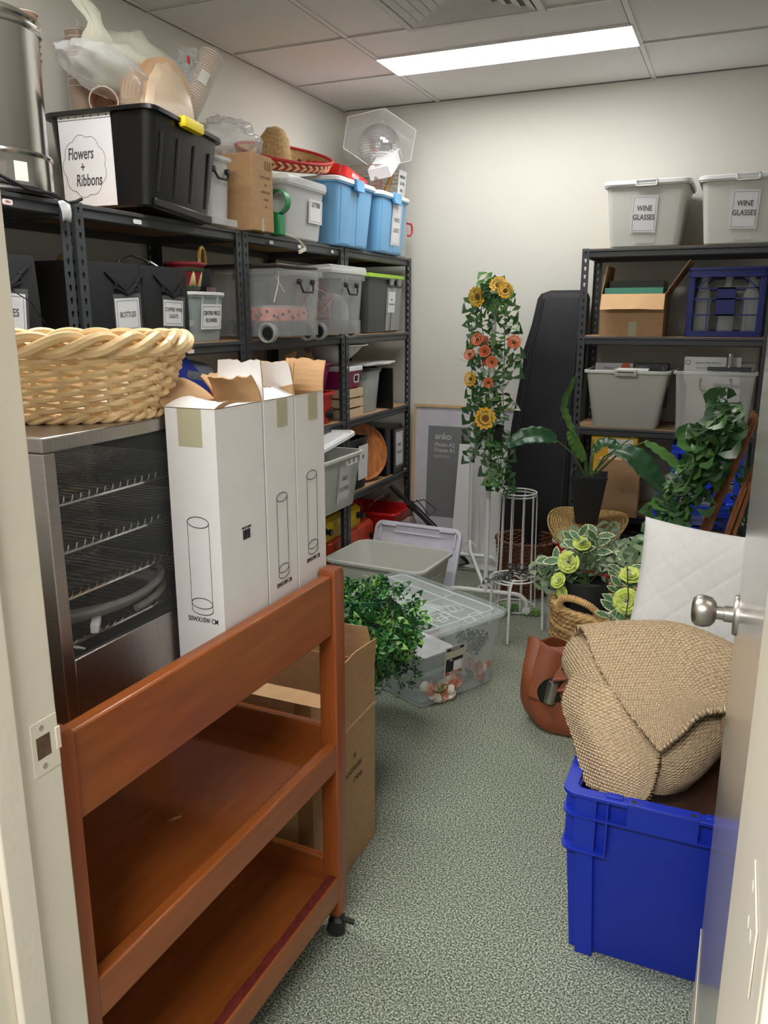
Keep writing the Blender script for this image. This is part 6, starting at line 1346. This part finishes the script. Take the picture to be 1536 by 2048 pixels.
def rugpatch(nm, cp, nu=56, nv=56, th=.013, edge=True):
    b = MB(); f = patch(cp)
    def g(u, v):
        p = f(u, v); e = .0035*sin(v*150)*(1 if u < .01 or u > .99 else 0)+0; return p+Vector((e, 0, .003*sin(u*140)*(1 if v > .985 else 0)))
    b.grid(g, nu, nv); o = b.build(nm, M_jute, rg, solid=th, off=0)
    su = (f(0, .5)-f(.5, .5)).length+(f(.5, .5)-f(1, .5)).length; sv = (f(.5, 0)-f(.5, .5)).length+(f(.5, .5)-f(.5, 1)).length
    for l in o.data.uv_layers[0].data: l.uv = (l.uv[0]*su/.42, l.uv[1]*sv/.42)
    return o
# upper flap: lies over the top and comes down to a corner in front
rugpatch('upper_fold', [[(-.37, 2.20, .585), (-.203, 2.22, .635), (-.03, 2.22, .65), (.17, 2.18, .60)],
                        [(-.328, 2.10, .672), (-.200, 2.12, .697), (-.053, 2.12, .705), (.17, 2.05, .655)],
                        [(-.262, 1.98, .622), (-.146, 1.98, .652), (-.03, 1.98, .672), (.17, 1.95, .64)],
                        [(-.178, 1.85, .586), (-.095, 1.84, .612), (-.008, 1.85, .636), (.17, 1.86, .612)],
                        [(-.081, 1.715, .560), (-.040, 1.74, .600), (-.002, 1.775, .640), (.06, 1.80, .655), (.17, 1.83, .60)][:4]])
# rolled left fold: bulges under the upper flap on the left
rugpatch('rolled_fold', [[(-.30, 2.16, .655), (-.25, 2.08, .650), (-.19, 1.96, .610), (-.12, 1.83, .555)],
                         [(-.365, 2.15, .60), (-.31, 2.04, .60), (-.24, 1.92, .575), (-.155, 1.80, .520)],
                         [(-.372, 2.12, .545), (-.325, 2.02, .54), (-.255, 1.90, .525), (-.175, 1.79, .490)],
                         [(-.33, 2.12, .50), (-.29, 2.04, .49), (-.22, 1.93, .48), (-.14, 1.83, .455)]])
# lower layers hanging into the crate
rugpatch('lower_fold', [[(-.325, 2.02, .575), (-.25, 1.93, .60), (-.150, 1.88, .59), (-.085, 1.80, .545)],
                        [(-.338, 1.95, .515), (-.255, 1.84, .545), (-.150, 1.80, .54), (-.080, 1.745, .525)],
                        [(-.287, 1.84, .480), (-.215, 1.76, .508), (-.135, 1.735, .500), (-.085, 1.725, .480)],
                        [(-.240, 1.745, .420), (-.190, 1.715, .430), (-.140, 1.70, .437), (-.100, 1.70, .440)]])
rugpatch('under_fold', [[(-.28, 1.86, .465), (-.215, 1.775, .490), (-.135, 1.752, .485), (-.085, 1.74, .465)],
                        [(-.255, 1.79, .43), (-.19, 1.75, .445), (-.135, 1.73, .45), (-.09, 1.725, .448)],
                        [(-.215, 1.745, .410), (-.178, 1.722, .416), (-.135, 1.712, .424), (-.098, 1.71, .428)]], nv=30)
# right bundle: round fold running back under the flap
rugpatch('round_fold', [[(-.12, 1.84, .57), (-.02, 1.85, .610), (.06, 1.88, .61), (.17, 1.94, .59)],
                        [(-.115, 1.775, .525), (-.03, 1.765, .545), (.03, 1.805, .565), (.10, 1.89, .57)],
                        [(-.115, 1.755, .475), (-.045, 1.745, .482), (.005, 1.79, .49), (.05, 1.89, .50)],
                        [(-.115, 1.745, .432), (-.06, 1.755, .440), (-.02, 1.81, .436), (.01, 1.90, .44)]])
rugpatch('edge_fold', [[(.075, 1.80, .655), (.055, 1.84, .66), (.10, 1.90, .66)], [(.060, 1.79, .60), (.045, 1.84, .60), (.09, 1.92, .60)], [(.058, 1.80, .54), (.05, 1.85, .53), (.10, 1.93, .52)], [(.07, 1.82, .49), (.07, 1.87, .48), (.12, 1.95, .47)]], 24, 30)
# ---------------------------------------------------------------- cushion
cu = thing('cushion', 'square off white quilted cushion standing behind the jute rug', 'cushion', (-.03, 2.315, .49), 0, rot=(radians(-16), radians(5), radians(2)))
M_cush = mat('quilted_linen', (214, 213, 210), .85, var=.03, vscale=60, bump=.15, bscale=350)
S = .215; b = MB()
def cfn(sgn):
    def f(u, v):
        x, z = (u-.5)*2, (v-.5)*2; pin = 1-.07*(1-abs(x)**3)*(abs(z)**6)-.0; ex = x*S*(1-.06*(1-z*z)); ez = z*S*(1-.06*(1-x*x))
        t_ = max(0, (1-x**4)*(1-z**4))**.5*.062
        q1 = abs(((x+z)*2.2) % 1-.5); q2 = abs(((x-z)*2.2) % 1-.5); cre = .0016*(math.exp(-(min(q1, 1)/.06)**2)+math.exp(-(q2/.06)**2))*(1 if t_ > .01 else 0)
        return Vector((ex, sgn*(t_-cre), ez+S))
    return f
b.grid(cfn(-1), 72, 72); b.grid(lambda u, v: cfn(1)(1-u, v), 72, 72); b.build('cover', M_cush, cu, ang=80)
# ---------------------------------------------------------------- seagrass basket with flowers
M_sea = mat('seagrass', (182, 146, 94), .7, var=.3, vscale=45, bump=.4, bscale=140); M_seal = mat('seagrass_pale', (206, 168, 112), .7, var=.25, vscale=45, bump=.4, bscale=140)
sg = thing('seagrass_basket', 'round seagrass basket with looped handles behind the jute rug', 'basket', (-.39, 3.085, .001), 0)
b = MB(); RB = .205; rows = 19
def rope(b, R, z, r, tw, n=150, amp=.35, ph=0):
    for s in range(2): b.tube([((R+r*amp*cos(a*tw+s*pi+ph))*cos(a), (R+r*amp*cos(a*tw+s*pi+ph))*sin(a), z+r*amp*sin(a*tw+s*pi+ph)) for a in [2*pi*i/n for i in range(n)]], r*.72, 5, closed=True)
for k in range(rows):
    t_ = k/(rows-1); rope(b, RB-.04+.04*sin(t_*1.7)+.004*sin(k*2.2), .014+.372*t_, .0125, 26, 208, .4, k*.7)
b.build('coiled_wall', M_sea, sg)
b = MB(); rope(b, RB+.002, .404, .016, 22, 220, .3); b.build('wrapped_rim', M_seal, sg); MB().lathe([(.0005, .008), (.165, .008), (.165, .016), (.0005, .016)], 36).build('base', M_sea, sg)
for a in (radians(248), radians(68)):
    P = []
    for i in range(41):
        t_ = pi*i/40; P.append(((RB+.008+.02*sin(t_))*cos(a+.42*cos(t_)), (RB+.008+.02*sin(t_))*sin(a+.42*cos(t_)), .40+.075*sin(t_)))
    b = MB(); b.tube(P, .011, 8)
    for k in range(0, 40, 1): p = Vector(P[k]); q_ = Vector(P[k+1]); dd_ = (q_-p).normalized(); u_ = dd_.orthogonal().normalized(); w_ = dd_.cross(u_); b.tube([p+(u_*cos(x)+w_*sin(x))*.0115+dd_*(x*.0011) for x in [2*pi*i/10 for i in range(11)]], .003, 4)
    b.build('looped_handle', M_seal, sg)
bp_ = thing('flower_pot', 'plain black cylindrical pot of leaves and pale green roses in the seagrass basket', 'flower pot', (-.468, 3.06, .02), 0)
MB().lathe([(.074, 0), (.078, .003), (.0835, .470), (.0835, .474), (.079, .474), (.076, .44), (.0005, .43)], 44).build('pot', mat('black_paper_pot', (32, 33, 36), .65, var=.04), bp_)
M_rose = [mat('rose_green', (206, 222, 110), .6, var=.06), mat('rose_pale', (230, 236, 168), .6, var=.05)]
def rose(parent, p, n, r, name='rose'):
    b = MB(); n = Vector(n).normalized(); M4 = Matrix.Translation(p) @ Vector((0, 0, 1)).rotation_difference(n).to_matrix().to_4x4()
    for ringi, (k, rad, tilt, hgt) in enumerate(((6, 1.0, 1.15, .0), (6, .86, .85, .02), (5, .68, .6, .06), (5, .52, .38, .10), (4, .36, .2, .14), (3, .22, .1, .18))):
        for i in range(k):
            a0 = 2*pi*i/k+ringi*.5
            def pf(u, v, a0=a0, rad=rad, tilt=tilt, hgt=hgt, k=k):
                a = a0+(u-.5)*2*pi/k*1.45; rr_ = r*(.12+(rad-.12)*v*sin(tilt)+.0); z = r*(hgt+rad*v*cos(tilt)*.95-.10*v**4+.05*sin(u*9+i*2.3)*v-.14*abs(u-.5)*v); return M4 @ Vector((rr_*cos(a), rr_*sin(a), z))
            b.grid(pf, 6, 5, 0 if ringi < 3 else 1)
    return b.build(name, M_rose, parent, solid=.0008)
OF = Vector((-.468, 3.06, .02)); b = MB(); st = MB(); rs = random.Random(44)
def spray(b, st, base, tip, n, size, shape, mi, rs, m2=None, spread=.03):
    base, tip = Vector(base), Vector(tip); mid = base.lerp(tip, .5)+Vector((rs.uniform(-.02, .02), rs.uniform(-.02, .02), .02)); st.tube([base, mid, tip], [.0022, .0018, .001], 5)
    for i in range(n):
        t_ = .36+.64*i/max(1, n-1); p = (base*(1-t_)**2+mid*2*t_*(1-t_)+tip*t_*t_); d = (tip-base).normalized(); sd = d.cross(Vector((0, -1, .2))).normalized()*(1 if i % 2 else -1)
        leaf(b, p, sd*1.0+d*.8+rnd(rs, .45), Vector((0, -1, .7))+rnd(rs, .5), size*rs.uniform(.8, 1.2), shape, mi, .2, .15, m2)
base = (-.468-OF.x, 3.075-OF.y, .45)
for tip, n in (((-.055, -.02, .63), 9), ((-.10, -.03, .55), 9), ((-.03, -.05, .66), 8), ((.03, -.02, .67), 9), ((.0, .02, .61), 8), ((-.14, -.0, .54), 7)):
    spray(b, st, base, tip, n, .062, OVAL, 0, rs, 1)
b.build('variegated_leaves', M_var, bp_); b = MB()
for tip, n in (((.09, .0, .62), 10), ((.12, .03, .54), 9), ((-.16, .02, .50), 10), ((-.19, .03, .46), 10), ((.05, .02, .58), 9), ((-.08, .05, .62), 9), ((.06, .06, .67), 8), ((.0, -.06, .56), 8), ((.14, .02, .60), 8), ((-.12, -.04, .47), 8)):
    spray(b, st, base, tip, n, .062, ROUND, rs.choice((0, 0, 1)), rs)
b.build('eucalyptus_leaves', M_euc, bp_); st.build('stems', M_stem, bp_)
rose(bp_, Vector((-.527, 2.99, .578))-OF, (-.1, -1, .35), .047); rose(bp_, Vector((-.49, 3.03, .640))-OF, (.1, -.5, .8), .038); rose(bp_, Vector((-.560, 2.985, .50))-OF, (-.4, -.7, .5), .036); rose(bp_, Vector((-.545, 2.99, .455))-OF, (-.4, -.8, .1), .03)
fb = thing('flower_spray', 'spray of variegated leaves and pale green roses to the right of the black pot', 'flowers', (-.30, 2.96, .30), 0); OB = Vector((-.30, 2.96, .30)); b = MB(); st = MB(); rs = random.Random(47)
for tip in ((-.02, -.08, .30), (.02, -.06, .24), (-.04, -.07, .18), (.01, -.09, .12), (-.05, -.09, .08), (.04, -.08, .17), (-.04, -.04, .26), (.0, -.05, .33), (.03, -.1, .05), (-.05, -.1, .13)):
    spray(b, st, (.0, .0, -.1), tip, 9, .056, OVAL, 0, rs, 1)
b.build('variegated_leaves', M_var, fb); st.build('stems', M_stem, fb)
b = MB(); 
for i in range(26): b.lathe([(.0005, -.005), (.004, -.003), (.005, 0), (.004, .003), (.0005, .005)], 7, c=(rs.uniform(-.07, -.01), rs.uniform(-.12, -.06), rs.uniform(.03, .14)))
b.build('pale_berries', mat('pale_berry', (222, 210, 186), .5), fb)
rose(fb, Vector((-.288, 2.825, .512))-OB, (.05, -1, .25), .052); rose(fb, Vector((-.288, 2.88, .585))-OB, (.1, -.5, .9), .044)
# small grey discs and glass beside the flowers
gv = tag(MB().lathe([(.0005, 0), (.045, 0), (.05, .01), (.052, .20), (.049, .20), (.047, .012), (.0005, .01)], 28).build('glass_vase', M_gla, None, (-.70, 3.72, .001)), 'plain glass vase on the carpet beside the red tub', 'vase')
lv = thing('ivy_leaf_sprig', 'single pale leaf sprig poking up behind the cushion corner', 'sprig', (-.262, 2.50, .74), 0); b = MB(); rs = random.Random(5)
for k in range(3): leaf(b, (.006*k, 0, .012*k), (-.4+.5*k, -.2, 1), (0, -1, .4), .055, ROUND, k % 2, .2, .1)
b.build('leaves', M_euc, lv); MB().tube([(0, 0, .0), (.0, .12, -.15), (-.03, .35, -.32), (-.06, .44, -.70)], .002, 5).build('stem', M_stem, lv)
# ---------------------------------------------------------------- leather bag
M_lea = mat('tan_leather', (138, 74, 44), .5, var=.1, vscale=12, bump=.12, bscale=120)
lb = thing('leather_bag', 'slouching tan brown leather bag on the carpet beside the blue crate', 'bag', (-.47, 2.785, 0), 0)
sec = [(0, .105, .070, .015, 0), (.008, .135, .085, .0, 0), (.05, .160, .093, -.006, 0), (.10, .168, .093, -.008, .0), (.15, .166, .085, -.010, .005), (.20, .158, .085, -.014, .02), (.25, .148, .058, -.018, .03), (.29, .14, .034, -.02, .038), (.315, .135, .018, -.02, .042)]
rings = []
for z, a_, c_, cx_, cy_ in sec:
    ring_ = []
    for i in range(56):
        t_ = 2*pi*i/56; f = 1+.05*sin(3*t_+z*14)+.035*sin(5*t_-z*22)+.02*sin(9*t_+z*30); ring_.append(Vector((cx_+a_*f*cos(t_), cy_+c_*f*sin(t_), z+(.014*sin(4*t_) if z > .1 else 0))))
    rings.append(ring_)
MB().loft(rings, True, False).build('bag_body', M_lea, lb, solid=.004, sub=1)
b = MB(); b.grid(lambda u, v: (-.135+.03*v+.105*u*(1-.1*v)+.02*v*u, -.075-.02*sin(u*pi)+.06*v+.03*u, .135+.20*v-.035*u*v-.02*u), 12, 12); b.build('front_flap', M_lea, lb, solid=.004, sub=1)
b = MB()
b.grid(lambda u, v: (-.075+.075*u-.02*sin(v*pi)+.01*v, -.105-.006*sin(u*pi), .135+.10*v*(1-.3*abs(u-.4))+.02*u), 10, 10); b.build('dark_lining', mat('bag_lining', (20, 17, 16), .5), lb, solid=.002)
MB().lathe([(.0005, 0), (.02, 0), (.022, .06), (.018, .085), (.0005, .086)], 20, M=Matrix.Translation((-.045, -.108, .142)) @ Matrix.Rotation(.15, 4, 'Y')).build('steel_flask', M_satin, lb)
MB().tube([(.012+.022*cos(a), -.078+.008*sin(a), .275+.024*sin(a)) for a in [2*pi*i/24 for i in range(24)]], .0035, 8, closed=True).build('metal_ring', M_chrome, lb)
MB().tube([(-.05, -.10, .20), (-.03, -.115, .235), (.01, -.112, .245), (.03, -.10, .22), (.02, -.105, .20), (-.02, -.112, .195)], .007, 8).build('curled_strap', M_lea, lb)
MB().tube([(.02, -.07, .29), (.07, -.03, .30), (.12, .03, .24), (.15, .06, .16)], .010, 8).build('strap', M_lea, lb)
wt_ = MB(); wt_.grid(lambda u, v: (.02*u, .008*sin(v*3), -.11*v), 4, 10)
tag(wt_.build('white_tag', M_paper, None, (-.345, 2.705, .20), (-.25, .2, .2), solid=.002), 'white card tag between the leather bag and the rug', 'tag')
